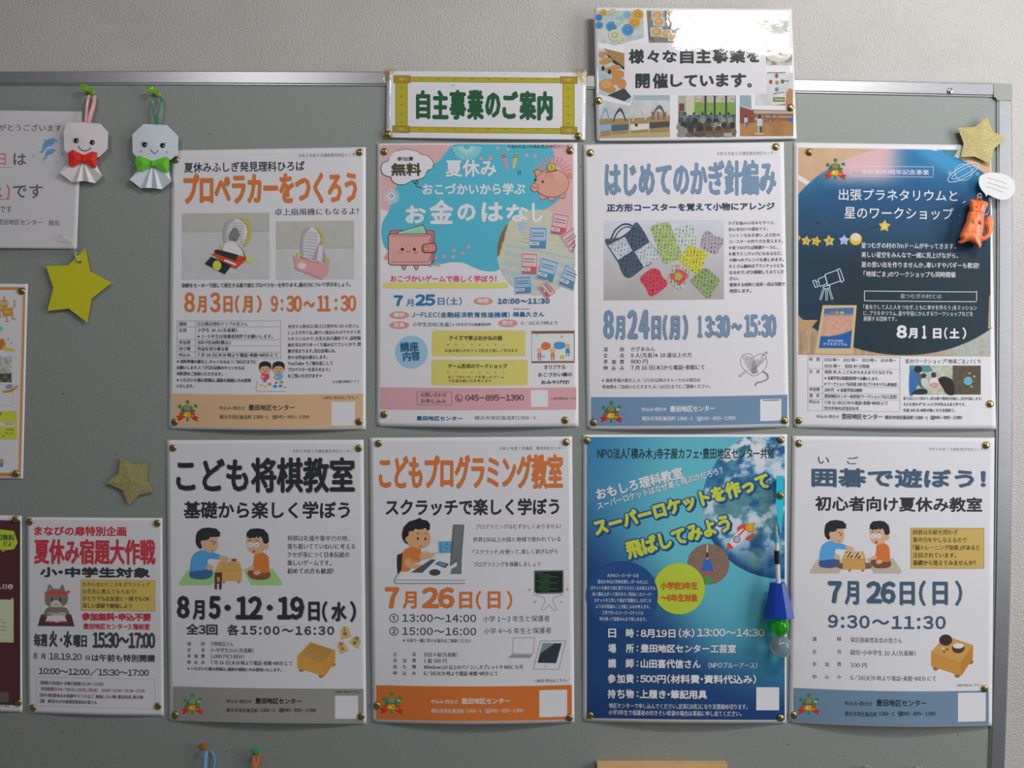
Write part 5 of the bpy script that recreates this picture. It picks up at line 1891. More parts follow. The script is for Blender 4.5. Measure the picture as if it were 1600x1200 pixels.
# ------------------------------------------------------------------ poster cut by the left edge: orange border
s = Sheet('poster with an orange border and a toy robot, cut off by the left edge', [(-170, 441), (43.5, 443.7), (35.8, 748.5), (-176, 746)], (138, 134, 140), bot=2, sag=0, mid=1.2, seed=11)
s.at(0, 430, .27523).part('border_print')
s.P([(-600, 66), (143, 68), (142, 84), (-600, 86)], 'a5683c')
s.P([(-600, 1120), (118, 1122), (116, 1142), (-600, 1140)], 'b0702e')
s.P([(130, 80), (144, 72), (118, 1140), (104, 1135)], 'a5603c')
s.P([(130, 88), (136, 88), (113, 1128), (107, 1128)], 'b5963c')
s.part('toy_drawings')
rb = 'b5802f'
s.W([(25, 145), (25, 130)], 4, rb)
s.E(25, 127, 6, 6, 'a05038')
s.E(24, 162, 26, 26, rb)
s.E(14, 160, 10, 10, 'c8c0b8')
s.E(38, 158, 9, 9, 'c8c0b8')
s.E(14, 160, 3, 4, '3a3030')
s.E(38, 158, 3, 4, '3a3030')
s.P([(2, 186), (70, 184), (78, 228), (20, 238)], rb)
s.R(28, 206, 54, 212, 'cfc8c0')
s.W([(6, 195), (-2, 215), (6, 240)], 5, '5a5a70')
s.W([(68, 190), (84, 175), (82, 150)], 5, '5a5a70')
s.E(82, 148, 7, 6, rb)
s.W([(36, 238), (42, 258)], 5, '5a5a70')
s.W([(66, 232), (76, 246)], 5, '5a5a70')
s.E(40, 262, 12, 4, rb)
s.E(78, 248, 12, 4, rb)
s.E(0, 305, 16, 16, '4f8f70')
s.P([(-20, 370), (18, 358), (34, 395), (10, 425), (-20, 415)], 'b0603a')
s.B([(20, 400), (50, 412), (80, 420), (82, 430), (50, 432), (20, 425)], 'ab9a3c')
s.T('♪', 36, 352, 54, 372, '4a8080', .1)
s.T('♪', 58, 375, 72, 390, 'a06070', .1)
s.R(-200, 458, 66, 606, lambda x, y: np.array([118., 116, 112]) - 60 * (y > 583)[..., None] + 70 * (fbm(x * .3, y * .3, 8)[..., None] - .5), 2)
s.W([(-30, 620), (62, 620), (74, 632), (72, 735), (62, 740), (-30, 738)], 3, '9aa04a')
s.B([(14, 655), (50, 650), (100, 625), (98, 640), (60, 662), (20, 668)], 'b88a32')
s.B([(20, 662), (60, 656), (96, 636), (60, 664)], 'a8503a', 4)
s.E(52, 632, 20, 12, '5a689c', -15)
s.R(-200, 768, 96, 930, 'a3a63a', 9, 12)
s.R(-200, 832, 84, 856, 'b0a8a8')
s.T('であそぼう', 24, 834, 78, 852, 'a0404a', .2)
s.L('します。おも', 36, 78, 876, 14, '5a5a30')
s.L('ましょう。', 30, 80, 896, 14, '5a5a30')
s.L('い。', 10, 30, 912, 14, '5a5a30')
s.E(2, 785, 8, 10, 'a0444a')
s.P([(-10, 1042), (18, 1042), (20, 1062), (-10, 1062)], 'b07a36')
s.P([(-10, 1062), (20, 1062), (20, 1078), (-10, 1078)], '4a689c')
s.E(8, 1082, 7, 7, '3a3a48')
s.done()
P11 = s

# ------------------------------------------------------------------ notice in a clear sleeve
s = Sheet('white notice with dolphins in a clear plastic sleeve, behind the red-bow paper doll', [(-205, 170), (128.5, 174), (120, 389), (-205, 386)], (156, 155, 158), cat='notice', name='notice', bot=2,
          sag=0, mid=1, seed=12, base=1.6)
s.at(0, 160, .2).part('lettering')
s.L('ありがとうございます', -130, 482, 196, 52, '5c5c64')
s.T('日', -20, 398, 46, 490, 'a0606a', .2)
s.LN(-60, 506, 85, 506, 4, 'a0606a')
s.T('は', 105, 398, 205, 490, '4a4a52', .4)
s.T('水', -70, 645, 18, 755, 'a0585c', .6)
s.T('）', 50, 640, 78, 762, 'a0585c', .5)
s.LN(-60, 756, 75, 756, 6, 'a0585c')
s.T('です', 100, 640, 335, 748, '4a4a52', .4)
s.L('です', 0, 92, 835, 56, '54545c')
s.L('豊田地区センター', -20, 330, 935, 44, '6a6a72')
s.L('館長', 380, 468, 942, 42, '6a6a72')
s.part('dolphin_drawing')
bl = '5f8fb8'
for ox, oy, k in ((300, 280, 1.0), (330, 362, .72)):
    q = lambda p: [(ox + x * k, oy + y * k) for x, y in p]
    s.B(q([(0, 105), (25, 95), (35, 50), (60, 15), (110, 0), (140, 12), (152, 28), (125, 26), (122, 42), (104, 52), (108, 68), (88, 60), (64, 74), (46, 92), (30, 118), (12, 110)]), bl)
    s.P(q([(45, 20), (34, 12), (62, 8)]), bl)
for x, y, r in ((262, 420, 14), (336, 455, 13), (446, 468, 13), (490, 400, 15), (492, 286, 14)):
    s.E(x, y, r, r, '88a4a6', 0, 14)
s.done()
P12 = s
# the sleeve: clear film over the notice
def film(name, pts, d, parent, amp=0.0006, mat=None, n=14):
    """clear film over a quad of pixels"""
    (x0, y0), (x1, y1), (x2, y2), (x3, y3) = pts
    V, F = [], []
    for j in range(n + 1):
        for i in range(n + 1):
            u, v = i / n, j / n
            x = (x0 * (1 - u) + x1 * u) * (1 - v) + (x3 * (1 - u) + x2 * u) * v
            y = (y0 * (1 - u) + y1 * u) * (1 - v) + (y3 * (1 - u) + y2 * u) * v
            dd = d(u, v) if callable(d) else d
            V.append(W(x, y, dd + amp * math.sin(9 * u + 3 * v) * math.sin(8 * v)))
    for j in range(n):
        for i in range(n):
            a = j * (n + 1) + i
            F.append((a, a + n + 1, a + n + 2, a + 1))
    return mk(name, V, F, mat or M_FILM, parent, True)


film('clear_sleeve', [(-210, 163), (137, 168), (136, 398), (-210, 398)], 0.0062, P12.root, 0.0004)
# ------------------------------------------------------------------ laminated banner over the frame
s = Sheet('laminated sign with green lettering in a yellow scroll border, taped over the top rail', [(604.5, 110.5), (916, 113.4), (914.5, 218.6), (603, 215)], (214, 209, 216), cat='sign', name='sign',
          mat=M_LAM, bot=1.5, top=1.2, mid=1.0, side=.3, sag=.5, base=3.6, seed=13)
s.at(590, 90, .2125).part('scroll_border')
yl, dk, gold = 'bcae22', '7d6c18', 'b0902a'


def bar(x0, y0, x1, y1, horiz):
    s.R(x0, y0, x1, y1, dk)
    if horiz:
        s.R(x0, y0 + 4, x1, y1 - 4, yl)
        n = 9
        for i in range(n):
            cx = x0 + (x1 - x0) * (i + .7) / n
            cy = (y0 + y1) / 2 + (cx - x0) * (8 / 1100 - .0092)
            s.P([(cx - 18, cy), (cx, cy - 9), (cx + 18, cy), (cx, cy + 9)], gold)
    else:
        s.R(x0 + 4, y0, x1 - 4, y1, yl)
        for i in range(5):
            cy = y0 + (y1 - y0) * (i + .6) / 5
            cx = (x0 + x1) / 2
            s.P([(cx - 18, cy), (cx, cy - 9), (cx + 18, cy), (cx, cy + 9)], gold)


bar(238, 140, 1345, 178, True)
bar(234, 508, 1345, 548, True)
bar(132, 182, 220, 502, False)
bar(1360, 190, 1448, 512, False)
for x0, y0, x1, y1 in ((117, 130, 240, 186), (1342, 138, 1470, 190), (110, 500, 236, 552), (1345, 508, 1468, 562)):
    s.R(x0, y0, x1, y1, '6b5d18')
    s.R(x0 + 4, y0 + 4, x1 - 4, y1 - 4, gold)
    cx, cy = (x0 + x1) / 2, (y0 + y1) / 2
    s.P([(cx - 30, cy), (cx, cy - 14), (cx + 30, cy), (cx, cy + 14)], 'c4a83a')
s.part('lettering')
for t, a, b, y0, y1 in (('自', 282, 388, 238, 452), ('主', 402, 522, 238, 452), ('事', 528, 652, 236, 455), ('業', 658, 782, 236, 455), ('の', 792, 905, 255, 440), ('ご', 918, 1035, 245, 448), ('案', 1044, 1168, 242, 456),
                        ('内', 1176, 1288, 246, 460)):
    s.T(t, a, y0, b, y1, '1f5c3a', 1.7)
s.part('pen_mark').W([(545, 206), (565, 202)], 4, 'c06068')
SB = s
s.done()
lam = thing('sticky_tape', W(608, 115, .008), 'yellowed clear tape on the upper left corner of the green-lettered sign', 'tape', 'tape pieces holding the sign')
film('tape_strip', [(599, 107), (619, 108), (606, 127), (598, 133)], .0062, lam, .0003, M_TAPE, 6)
lam = thing('sticky_tape', W(912, 118, .008), 'yellowed clear tape on the upper right corner of the green-lettered sign', 'tape', 'tape pieces holding the sign')
film('tape_strip', [(893, 107), (918, 107), (918, 132), (912, 131)], .0062, lam, .0003, M_TAPE, 6)
lam = thing('sticky_tape', W(601, 213, .008), 'yellowed clear tape on the lower left corner of the green-lettered sign', 'tape', 'tape pieces holding the sign')
film('tape_strip', [(598, 198), (610, 202), (618, 217), (598, 218)], .0066, lam, .0003, M_TAPE, 6)

# ------------------------------------------------------------------ laminated photo collage
s = Sheet('laminated photo collage sign with a glaring reflection, on the wall above the top rail', [(928, 11.4), (1237, 13.6), (1245, 217), (932, 220.5)], (222, 218, 224), cat='sign', name='sign',
          mat=M_LAM, bot=2, top=1.5, mid=4, side=2, sag=.5, base=3.8, seed=14, wav=.4)
s.at(910, 0, .21875).part('lettering')
s.R(300, 310, 1310, 675, 'd6d2d9')
for t, a, b, y0, y1 in (('様', 330, 442, 350, 456), ('々', 462, 550, 358, 448), ('な', 572, 675, 358, 448), ('自', 698, 795, 352, 456), ('主', 812, 920, 350, 452), ('事', 930, 1042, 346, 454), ('業', 1052, 1165, 344, 452),
                        ('を', 1175, 1270, 352, 446), ('開', 378, 482, 525, 632), ('催', 500, 612, 522, 634), ('し', 628, 716, 530, 622), ('て', 728, 822, 535, 622), ('い', 840, 940, 538, 618), ('ま', 955, 1045, 524, 622),
                        ('す', 1062, 1170, 522, 626), ('。', 1176, 1212, 592, 628)):
    s.T(t, a, y0, b, y1, '26342e', 1.0)


def tex(c1, c2, sc=.2, seed=1, amp=1.0):
    a, b = np.array(hexrgb(c1), float), np.array(hexrgb(c2), float)
    return lambda x, y: mixc(a, b, np.clip((fbm(x * sc, y * sc, seed) - .5) * 2.2 * amp + .5, 0, 1))


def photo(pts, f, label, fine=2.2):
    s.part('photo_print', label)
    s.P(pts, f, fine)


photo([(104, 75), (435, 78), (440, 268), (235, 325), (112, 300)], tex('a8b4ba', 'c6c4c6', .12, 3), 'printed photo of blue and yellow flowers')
for x, y, r, c in ((150, 92, 28, 'd8a83a'), (395, 105, 42, 'd8a034'), (372, 160, 44, 'dca63c'), (208, 190, 40, '4a94cc'), (325, 212, 44, '4e96cc'), (118, 125, 26, '3f86c0'), (120, 180, 28, '4a90c8'), (320, 105, 32, '8ab4cc'),
                   (270, 130, 26, '9cc0c8'), (218, 85, 26, 'c8c890'), (255, 165, 26, 'b8c8b8'), (230, 250, 44, 'c4caa8'), (280, 280, 30, 'c8ccb0')):
    s.E(x, y, r, r * .95, c, 0, 14)
    s.E(x + 2, y + 2, r * .6, r * .5, tuple(int(v * .86) for v in hexrgb(c)), 0, 12)
    s.E(x, y, r * .3, r * .25, c, 0, 10)
photo([(458, 75), (815, 78), (812, 305), (475, 305)], tex('6c6660', '8a8478', .2, 4), 'printed photo of round cakes on trays')
for x, y, r in ((535, 110, 34), (640, 100, 30), (545, 155, 34), (530, 228, 36), (600, 240, 30), (650, 265, 32), (700, 140, 40), (720, 220, 40)):
    s.P([(x - r * 1.3, y - r * .9), (x + r * 1.2, y - r), (x + r * 1.3, y + r), (x - r * 1.2, y + r * .9)], 'b8bcc4')
    s.E(x, y, r, r * .8, 'd09a4c', 0, 14)
    s.E(x - 4, y - 4, r * .6, r * .45, 'dcae68', 0, 12)
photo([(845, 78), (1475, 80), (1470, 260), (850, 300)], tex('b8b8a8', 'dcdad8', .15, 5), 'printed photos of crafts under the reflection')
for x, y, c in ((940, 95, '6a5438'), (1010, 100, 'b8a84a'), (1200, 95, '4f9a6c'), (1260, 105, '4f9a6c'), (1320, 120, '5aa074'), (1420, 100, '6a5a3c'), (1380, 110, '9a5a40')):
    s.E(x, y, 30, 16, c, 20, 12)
photo([(1310, 345), (1500, 350), (1497, 465), (1312, 465)], tex('8a7c68', 'c8c4b8', .12, 6), 'printed photo of a plate of food')
s.E(1400, 400, 85, 40, 'ccc9c4')
s.E(1330, 362, 26, 14, '9a4a38', 20)
s.E(1395, 378, 36, 14, '8a4434', 15)
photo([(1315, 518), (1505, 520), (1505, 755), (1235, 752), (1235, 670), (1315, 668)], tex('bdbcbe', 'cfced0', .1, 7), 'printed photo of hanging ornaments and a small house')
for p in (((1320, 520), (1450, 518)), ((1385, 525), (1385, 560)), ((1420, 575), (1475, 580)), ((1365, 670), (1440, 660))):
    s.W(list(p), 6, '6a4c44')
for x, y, c in ((1345, 585, '9a5048'), (1388, 540, 'a04c48'), (1390, 590, 'a88070'), (1430, 582, '5c6448'), (1388, 640, '5a80b0')):
    s.E(x, y, 13, 16, c, 0, 12)
s.P([(1455, 690), (1455, 660), (1480, 630), (1505, 640), (1505, 755), (1360, 752), (1450, 740)], 'b88460')
s.R(1362, 695, 1445, 728, '4a6c54')
s.R(1370, 702, 1438, 720, 'b8a84a')
photo([(115, 345), (140, 350), (300, 380), (300, 640), (350, 700), (340, 735), (120, 672)], tex('a4b4c4', 'c0c8d0', .1, 8), 'printed photo of baked animal shapes')
s.P([(150, 345), (300, 380), (300, 490), (225, 440)], 'a88450')
s.P([(150, 362), (230, 430), (300, 480), (300, 500), (215, 445)], '26282c')
for x, y, rx, ry in ((140, 390, 26, 24), (180, 430, 38, 20), (155, 445, 34, 18), (240, 480, 36, 18), (200, 500, 40, 24), (255, 530, 46, 30), (240, 575, 34, 30), (285, 600, 30, 36), (172, 608, 52, 46), (200, 640, 40, 24)):
    s.E(x, y, rx, ry, 'cc8c4a', 0, 16)
s.E(172, 600, 40, 30, 'd8a062')
for x, y in ((148, 488), (194, 512)):
    s.E(x, y, 12, 18, '26262a')
s.P([(180, 680), (300, 630), (350, 690), (300, 722)], '3a3c42')
photo([(365, 678), (626, 678), (626, 978), (118, 985), (115, 710), (350, 758)], tex('b4b8bc', 'cac9c8', .08, 9), 'printed photo of four woven baskets')
s.P([(370, 680), (626, 680), (626, 716), (372, 716)], '9cb0bc')
s.P([(118, 960), (330, 930), (626, 930), (626, 978), (118, 985)], 'b8a878')
for x0, y0, x1, y1, c, hc in ((120, 850, 210, 975, '8fb4dc', '7aa8dc'), (205, 850, 335, 960, '4f6474', '303a40'), (340, 845, 478, 950, 'd8d2c8', 'd0ccc0'), (478, 830, 626, 945, '4a4648', '5a5048')):
    s.P([(x0, y0), (x1, y0 - 6), (x1 - 6, y1 - 8), (x0 + 10, y1)], 'a88860')
    s.P([(x0 + 2, y0 + 44), (x1 - 2, y0 + 36), (x1 - 4, y0 + 76), (x0 + 5, y0 + 88)], c)
    mx, wd = (x0 + x1) / 2, (x1 - x0) / 2
    for d in (0, 14):
        s.W(crom([(mx - wd * .7, y0 + 16), (mx - wd * .5, y0 - 30), (mx, y0 - 62 - d), (mx + wd * .4, y0 - 30), (mx + wd * .6, y0 + 12)], 5, False), 8, hc)
for i in range(6):
    s.W([(500 + i * 20, 800), (508 + i * 18, 850)], 10, 'b89870' if i % 2 else '8a6c4c')
s.E(386, 894, 11, 11, '3a3634')
photo([(684, 682), (1096, 682), (1096, 978), (686, 978)], tex('5c5c50', '7c7864', .15, 10), 'printed photo of an audience before garden windows')
s.R(684, 682, 760, 800, 'a8a898')
s.R(690, 738, 728, 796, '7a3a38')
s.R(740, 682, 800, 830, 'c4bfa8')
for x0, x1 in ((800, 872), (888, 940), (952, 1020), (1034, 1090)):
    s.R(x0, 684, x1, 826, lambda x, y: mixc(mixc(np.array([176., 186, 170]), np.array([176., 150, 140]), (fbm(x * .4, y * .4, 12) > .55).astype(float)), np.array([124., 160, 70]) + 50 * (fbm(x * .9, y * .9, 3)[..., None] - .5),
                                           (y > 160).astype(float)), 2)
for x in (878, 944, 1026):
    s.R(x - 6, 682, x + 6, 830, '2f3430')
s.R(760, 822, 1096, 832, '3c403a')
random.seed(5)
for i in range(6):
    x = 735 + i * 62
    s.E(x, 812, 9, 11, '3a302c', 0, 10)
    s.P([(x - 18, 822), (x + 18, 822), (x + 24, 868), (x - 24, 868)], '4a7484' if i % 2 else '5a848c')
for r_, y in ((0, 862), (1, 895), (2, 925)):
    for i in range(8 - r_):
        x = 705 + i * (50 + r_ * 8) + (r_ * 17) % 30
        if x > 1080:
            continue
        s.B([(x - 28, min(y + 60, 975)), (x - 24, y + 22), (x, y + 14), (x + 24, y + 22), (x + 28, min(y + 60, 975))], random.choice(['4c4a4c', '6a6458', 'a8a098', '5c4a40', '8c8880', '3c4440']), 4)
        s.E(x, y, 19 + r_ * 2, 22 + r_ * 2, random.choice(['2c2826', '3a3430', '4a4440', '8c847c', '2c2826']), 0, 14)
s.P([(780, 940), (1060, 925), (1060, 945), (780, 962)], '7c4c34')
photo([(1125, 680), (1205, 680), (1208, 782), (1508, 788), (1508, 972), (1126, 974)], tex('b48450', 'a87440', .1, 13), 'printed photo of people in a gymnasium')
s.P([(1125, 680), (1205, 680), (1205, 765), (1125, 740)], '8ca4ac')
s.P([(1125, 740), (1205, 765), (1210, 790), (1508, 795), (1508, 812), (1215, 810), (1125, 770)], '9cacac')
s.P([(1125, 762), (1220, 790), (1240, 830), (1240, 875), (1125, 880)], '8c4430')
s.P([(1230, 812), (1508, 812), (1508, 862), (1230, 872)], 'a05e3c')
s.W([(1245, 830), (1500, 836)], 5, 'c0b8b4')
for x, y, k, c in ((1168, 860, 1.0, 'b4bcc8'), (1266, 880, 1.6, 'b8c0cc'), (1300, 850, .6, '8c6c70'), (1350, 845, .7, '5c6484'), (1390, 850, .6, '9c5c5c'), (1238, 850, .6, 'a0a8b4')):
    s.E(x, y - 30 * k, 8 * k, 9 * k, '3a2e2a', 0, 10)
    s.R(x - 12 * k, y - 20 * k, x + 12 * k, y + 14 * k, c)
    s.R(x - 10 * k, y + 14 * k, x - 2 * k, y + 42 * k, 'b0a49c')
    s.R(x + 2 * k, y + 14 * k, x + 10 * k, y + 42 * k, '3a4454')
s.R(1470, 838, 1502, 870, '3c64ac')
s.E(1262, 955, 40, 8, 'c8b08c')
SC_ = s
s.done()
# ------------------------------------------------------------------ thumbtacks
TV, TF = lathe_y((0, 0, 0), [(0.0007, -0.006), (0.0007, 0.0), (0.0052, 0.0002), (0.0054, 0.0006), (0.0050, 0.0014), (0.0040, 0.0023), (0.0025, 0.0029), (0.0010, 0.0031), (0.0, 0.0031)], 20)
TACK = None


def tack(px, py, sheet, label, extra=0.0):
    global TACK
    d = float(sheet.depth(np.array([px]), np.array([py]))[0]) + 0.0003 + extra if sheet else extra
    if TACK is None:
        o = mk('thumbtack', TV, TF, M_BRASS, None, True)
        TACK = o
    else:
        o = TACK.copy()
        COL.objects.link(o)
    o.location = W(px, py, d)
    rnd = random.Random(int(px * 7 + py))
    o.rotation_euler = (rnd.uniform(-.16, .16), 0, rnd.uniform(-.16, .16))
    tag(o, label, 'thumbtack', 'brass thumbtacks')
    return o


names = {'P1': (P1, 'propeller car poster'), 'P2': (P2, 'pink and blue money poster'), 'P3': (P3, 'crochet poster'), 'P4': (P4, 'planetarium poster'), 'P5': (P5, 'shogi poster'),
         'P6': (P6, 'programming poster'), 'P7': (P7, 'blue rocket poster'), 'P8': (P8, 'go poster'), 'P9': (P9, 'red-titled homework poster'), 'P10': (P10, 'dark brown poster'),
         'P11': (P11, 'orange-bordered poster')}
for key, tl, tr, br, bl in (('P1', (275, 249.4), (562, 238), (561, 659), (273, 659.5)), ('P2', (600.6, 237), (891, 235.6), (883, 656.5), (600.2, 647.5)), ('P3', (922.5, 239), (1212.3, 229.5), (1226, 657), (927.3, 660)),
                            ('P4', (1264.5, 238), None, (1547, 631), (1248, 657)), ('P5', (270.4, 700), (560.6, 700.4), (564.4, 1119), (273.6, 1117)), ('P6', (591.6, 692.8), (885, 690.7), (889.8, 1121.5), (588.8, 1102)),
                            ('P7', (917.4, 687.8), (1219.8, 687.8), (1219.8, 1121.6), (922.4, 1117.8)), ('P8', (1248.4, 692.6), (1540.7, 695.6), (1538.4, 1075.6), (1240.2, 1117)),
                            ('P9', (46.7, 815), (245.9, 817.5), (247.2, 1103), (51.5, 1106)), ('P10', None, (24.5, 811.6), (29, 1097.7), None), ('P11', None, (34, 455), (25, 740), None)):
    sh_, nm = names[key]
    for p, c in ((tl, 'upper left'), (tr, 'upper right'), (br, 'lower right'), (bl, 'lower left')):
        if p:
            tack(p[0], p[1], sh_, 'brass thumbtack in the %s corner of the %s' % (c, nm))
tack(606.6, 209.6, SB, 'brass thumbtack in the lower left corner of the green-lettered sign', .0003)
tack(904, 213, SB, 'brass thumbtack in the lower right corner of the green-lettered sign', .0003)
tack(935.8, 157.5, SC_, 'brass thumbtack on the left edge of the photo collage')
tack(1235, 168.4, SC_, 'brass thumbtack on the right edge of the photo collage')


# ------------------------------------------------------------------ push pins and paper dolls
def push_pin(px, py, mat, label, lean=(0.25, 0.15), d=0.0005, sc=1.0):
    t = thing('push_pin', W(px, py, d), label, 'push pin', 'coloured push pins')
    c = W(px, py, d)
    k = sc
    V, F = lathe_y(c, [(0.0, 0.0), (0.0048 * k, 0.0), (0.0050 * k, 0.0010), (0.0046 * k, 0.0020), (0.0026 * k, 0.0030), (0.0024 * k, 0.0080), (0.0030 * k, 0.0100), (0.0050 * k, 0.0112), (0.0053 * k, 0.0125),
                       (0.0050 * k, 0.0140), (0.0, 0.0144)], 14, lean)
    mk('pin_head', V, F, mat, t, False)
    V, F = tube_path([(c[0], c[1], c[2]), (c[0] - lean[0] * .005, c[1] + .006, c[2] - lean[1] * .005)], 0.0005, 6)
    mk('needle', V, F, M_STEEL, t)
    return t


C = (0, 120, .1875)


def doll(label, head, skirt, bow, paper, bowm, ribm, eyes, mouth, strands, pleat_top, lashes=None, cheeks=None, d0=.009):
    hx = sum(p[0] for p in xf(head, C)) / len(head)
    t = thing('paper_doll', W(hx, max(p[1] for p in xf(skirt, C)), 0), label, 'paper doll', 'origami weather dolls')
    hp_ = xf(head, C)
    prism('head', hp_, d0, .0012, paper, t, dome=.0022)
    # pleated skirt: a fan of folds hanging from the neck
    sp = xf(skirt, C)
    cx, cy = xf([pleat_top], C)[0]
    V, F = [], []
    V.append(W(cx, cy, d0 + .0005))
    for i, p in enumerate(sp):
        V.append(W(p[0], p[1], d0 - .002 + (.0038 if i % 2 else 0)))
    n = len(sp)
    for p in sp:
        V.append(W(p[0], p[1], d0 - .0045))
    V.append(W(cx, cy, d0 - .0045))
    for i in range(n - 1):
        F += [(0, 1 + i, 2 + i), (2 * n + 1, n + 2 + i, n + 1 + i), (1 + i, n + 1 + i, n + 2 + i, 2 + i)]
    F += [(0, 1, n + 1, 2 * n + 1), (n, 0, 2 * n + 1, 2 * n)]
    mk('skirt', V, F, paper, t)
    # bow: two folded wings and a knot
    for k, wing in enumerate(bow[:2]):
        wp = xf(wing, C)
        V, F = [], []
        n = len(wp)
        for i, p in enumerate(wp):
            V.append(W(p[0], p[1], d0 + .0030 + (.0004 if i % 2 else 0)))
        mx, my = sum(p[0] for p in wp) / n, sum(p[1] for p in wp) / n
        V.append(W(mx, my, d0 + .0058))
        for p in wp:
            V.append(W(p[0], p[1], d0 + .0022))
        for i in range(n):
            j = (i + 1) % n
            F += [(i, j, n), (i, n + 1 + i, n + 1 + j, j)]
        F.append(tuple(n + 1 + i for i in reversed(range(n))))
        mk('bow_wing', V, F, bowm, t)
    prism('bow_knot', xf(bow[2], C), d0 + .003, .0026, bowm, t, dome=.0006)
    for x, y in eyes:
        V, F = lathe_y(W(*xf([(x, y)], C)[0], d0 + .0026), [(0.0035, 0), (0.0037, .0004), (0.0034, .0011), (0.0020, .0017), (0.0, .0019)], 18)
        e = mk('eye', V, F, M_BLACK, t, True)
        V, F = ball(W(*xf([(x + 5, y + 4)], C)[0], d0 + .0042), .0009, 8, 6)
        mk('eye_glint', V, F, M_CARD, e, True)
    mp3 = [W(*p, d0 + .0030) for p in xf(mouth, C)]
    V, F = strip_path(mp3, .0004, .0002)
    mk('mouth', V, F, M_INKB, t)
    for c_ in (cheeks or []):
        V, F = lathe_y(W(*xf([c_], C)[0], d0 + .0022), [(0.0017, 0), (0.0016, .0004), (0, .0005)], 12)
        mk('cheek', V, F, M_CHEEK, t)
    for L_ in (lashes or []):
        V, F = strip_path([W(*p, d0 + .003) for p in xf(L_, C)], .0003, .0002)
        mk('eyelash', V, F, M_INKB, t)
    for pts, w, tw in strands:
        q = crom(pts, 5, False)
        n = len(q)
        pp = xf(q, C)
        dd = [(.006 + (d0 - .0045) * (i / (n - 1))) for i in range(n)]
        V, F = strip_path([W(p[0], p[1], dd[i]) for i, p in enumerate(pp)], w, .0003, [tw * math.sin(3 * i / n) for i in range(n)])
        mk('ribbon', V, F, ribm, t)
    return t


doll('white-pink origami doll with a red bow tie and a smile, hanging on a pink ribbon',
     [(558, 384), (700, 377), (838, 392), (902, 462), (897, 600), (828, 668), (700, 690), (585, 665), (536, 610), (530, 455)],
     [(540, 742), (497, 800), (600, 880), (640, 874), (690, 868), (740, 876), (795, 886), (853, 826), (808, 742)],
     ([(568, 632), (605, 607), (698, 652), (698, 705), (608, 752), (568, 735)], [(698, 652), (772, 622), (812, 632), (800, 755), (776, 762), (698, 705)], [(684, 648), (712, 648), (714, 706), (682, 706)]),
     M_PINKP, M_RED, M_RIBP, [(637, 532), (771, 547)], crom([(652, 578), (675, 605), (705, 617), (738, 608), (760, 588)], 5, False),
     [([(745, 150), (728, 220), (722, 300), (718, 384)], .0016, .9), ([(790, 152), (782, 230), (760, 300), (740, 384)], .0024, .6)], (690, 690))
doll('pale blue origami doll with a green bow tie, hanging on a green ribbon',
     [(1197, 393), (1393, 403), (1486, 495), (1483, 640), (1425, 690), (1275, 710), (1150, 680), (1105, 632), (1103, 480)],
     [(1140, 785), (1080, 855), (1172, 929), (1215, 925), (1262, 927), (1310, 932), (1352, 936), (1430, 872), (1410, 790)],
     ([(1130, 668), (1165, 655), (1272, 702), (1272, 738), (1182, 790), (1145, 776), (1127, 715)], [(1272, 702), (1392, 665), (1412, 682), (1404, 790), (1383, 800), (1272, 738)],
      [(1262, 700), (1284, 700), (1286, 742), (1260, 742)]),
     M_BLUEP, M_GREEN, M_RIBG, [(1208, 565), (1357, 572)], [(1255, 608), (1292, 643), (1318, 612)],
     [([(1288, 165), (1268, 230), (1280, 310), (1300, 396)], .0014, 1.1), ([(1335, 168), (1352, 220), (1338, 310), (1310, 398)], .0018, .8)], (1275, 700),
     lashes=[[(1192, 548), (1182, 540)], [(1190, 556), (1180, 552)], [(1374, 556), (1382, 550)]], cheeks=[(1180, 620), (1392, 627)])
push_pin(144, 144, M_PING, 'clear green push pin holding the pink ribbon', (-.45, .22))
push_pin(246.5, 147, M_PING, 'clear green push pin holding the green ribbon', (-.45, .22))
push_pin(317, 1166.5, M_PINO, 'clear orange push pin holding a light blue ribbon, near the bottom edge', (.5, .45))
push_pin(400.5, 1174, M_PINGO, 'opaque green push pin holding an orange ribbon, near the bottom edge', (.35, .5))
push_pin(1353, 1201, M_PINC, 'clear push pin at the bottom edge, left of its neighbour', (0, .3))
push_pin(1432, 1202, M_PINC, 'clear push pin at the bottom edge, nearer the right frame rail', (0, .3))


def hanging_ribbon(label, mat, strands, name='ribbon_loop'):
    t = thing(name, W(strands[0][0][0][0], 1260, 0), label, 'ribbon', 'ribbons hanging at the bottom edge')
    for pts, w in strands:
        q = crom(pts, 5, False)
        V, F = strip_path([W(p[0], p[1], p[2]) for p in q], w, .0003, [.4] * len(q))
        mk('ribbon_strand', V, F, mat, t)
    return t


hanging_ribbon('light blue ribbon hanging from the orange push pin', M_RIBL, [([(323, 1173, .009), (322, 1185, .010), (321.5, 1200, .010), (322, 1250, .010)], .0022), ([(331, 1172, .004), (336, 1186, .004), (334, 1204, .004), (330, 1250, .006)], .0010)])
hanging_ribbon('orange ribbon hanging from the opaque green push pin', M_RIBO, [([(397, 1180, .008), (397, 1190, .009), (399, 1202, .009), (400, 1250, .009)], .0020), ([(407, 1177, .006), (403, 1190, .007), (401, 1202, .008), (401, 1250, .008)], .0020)])

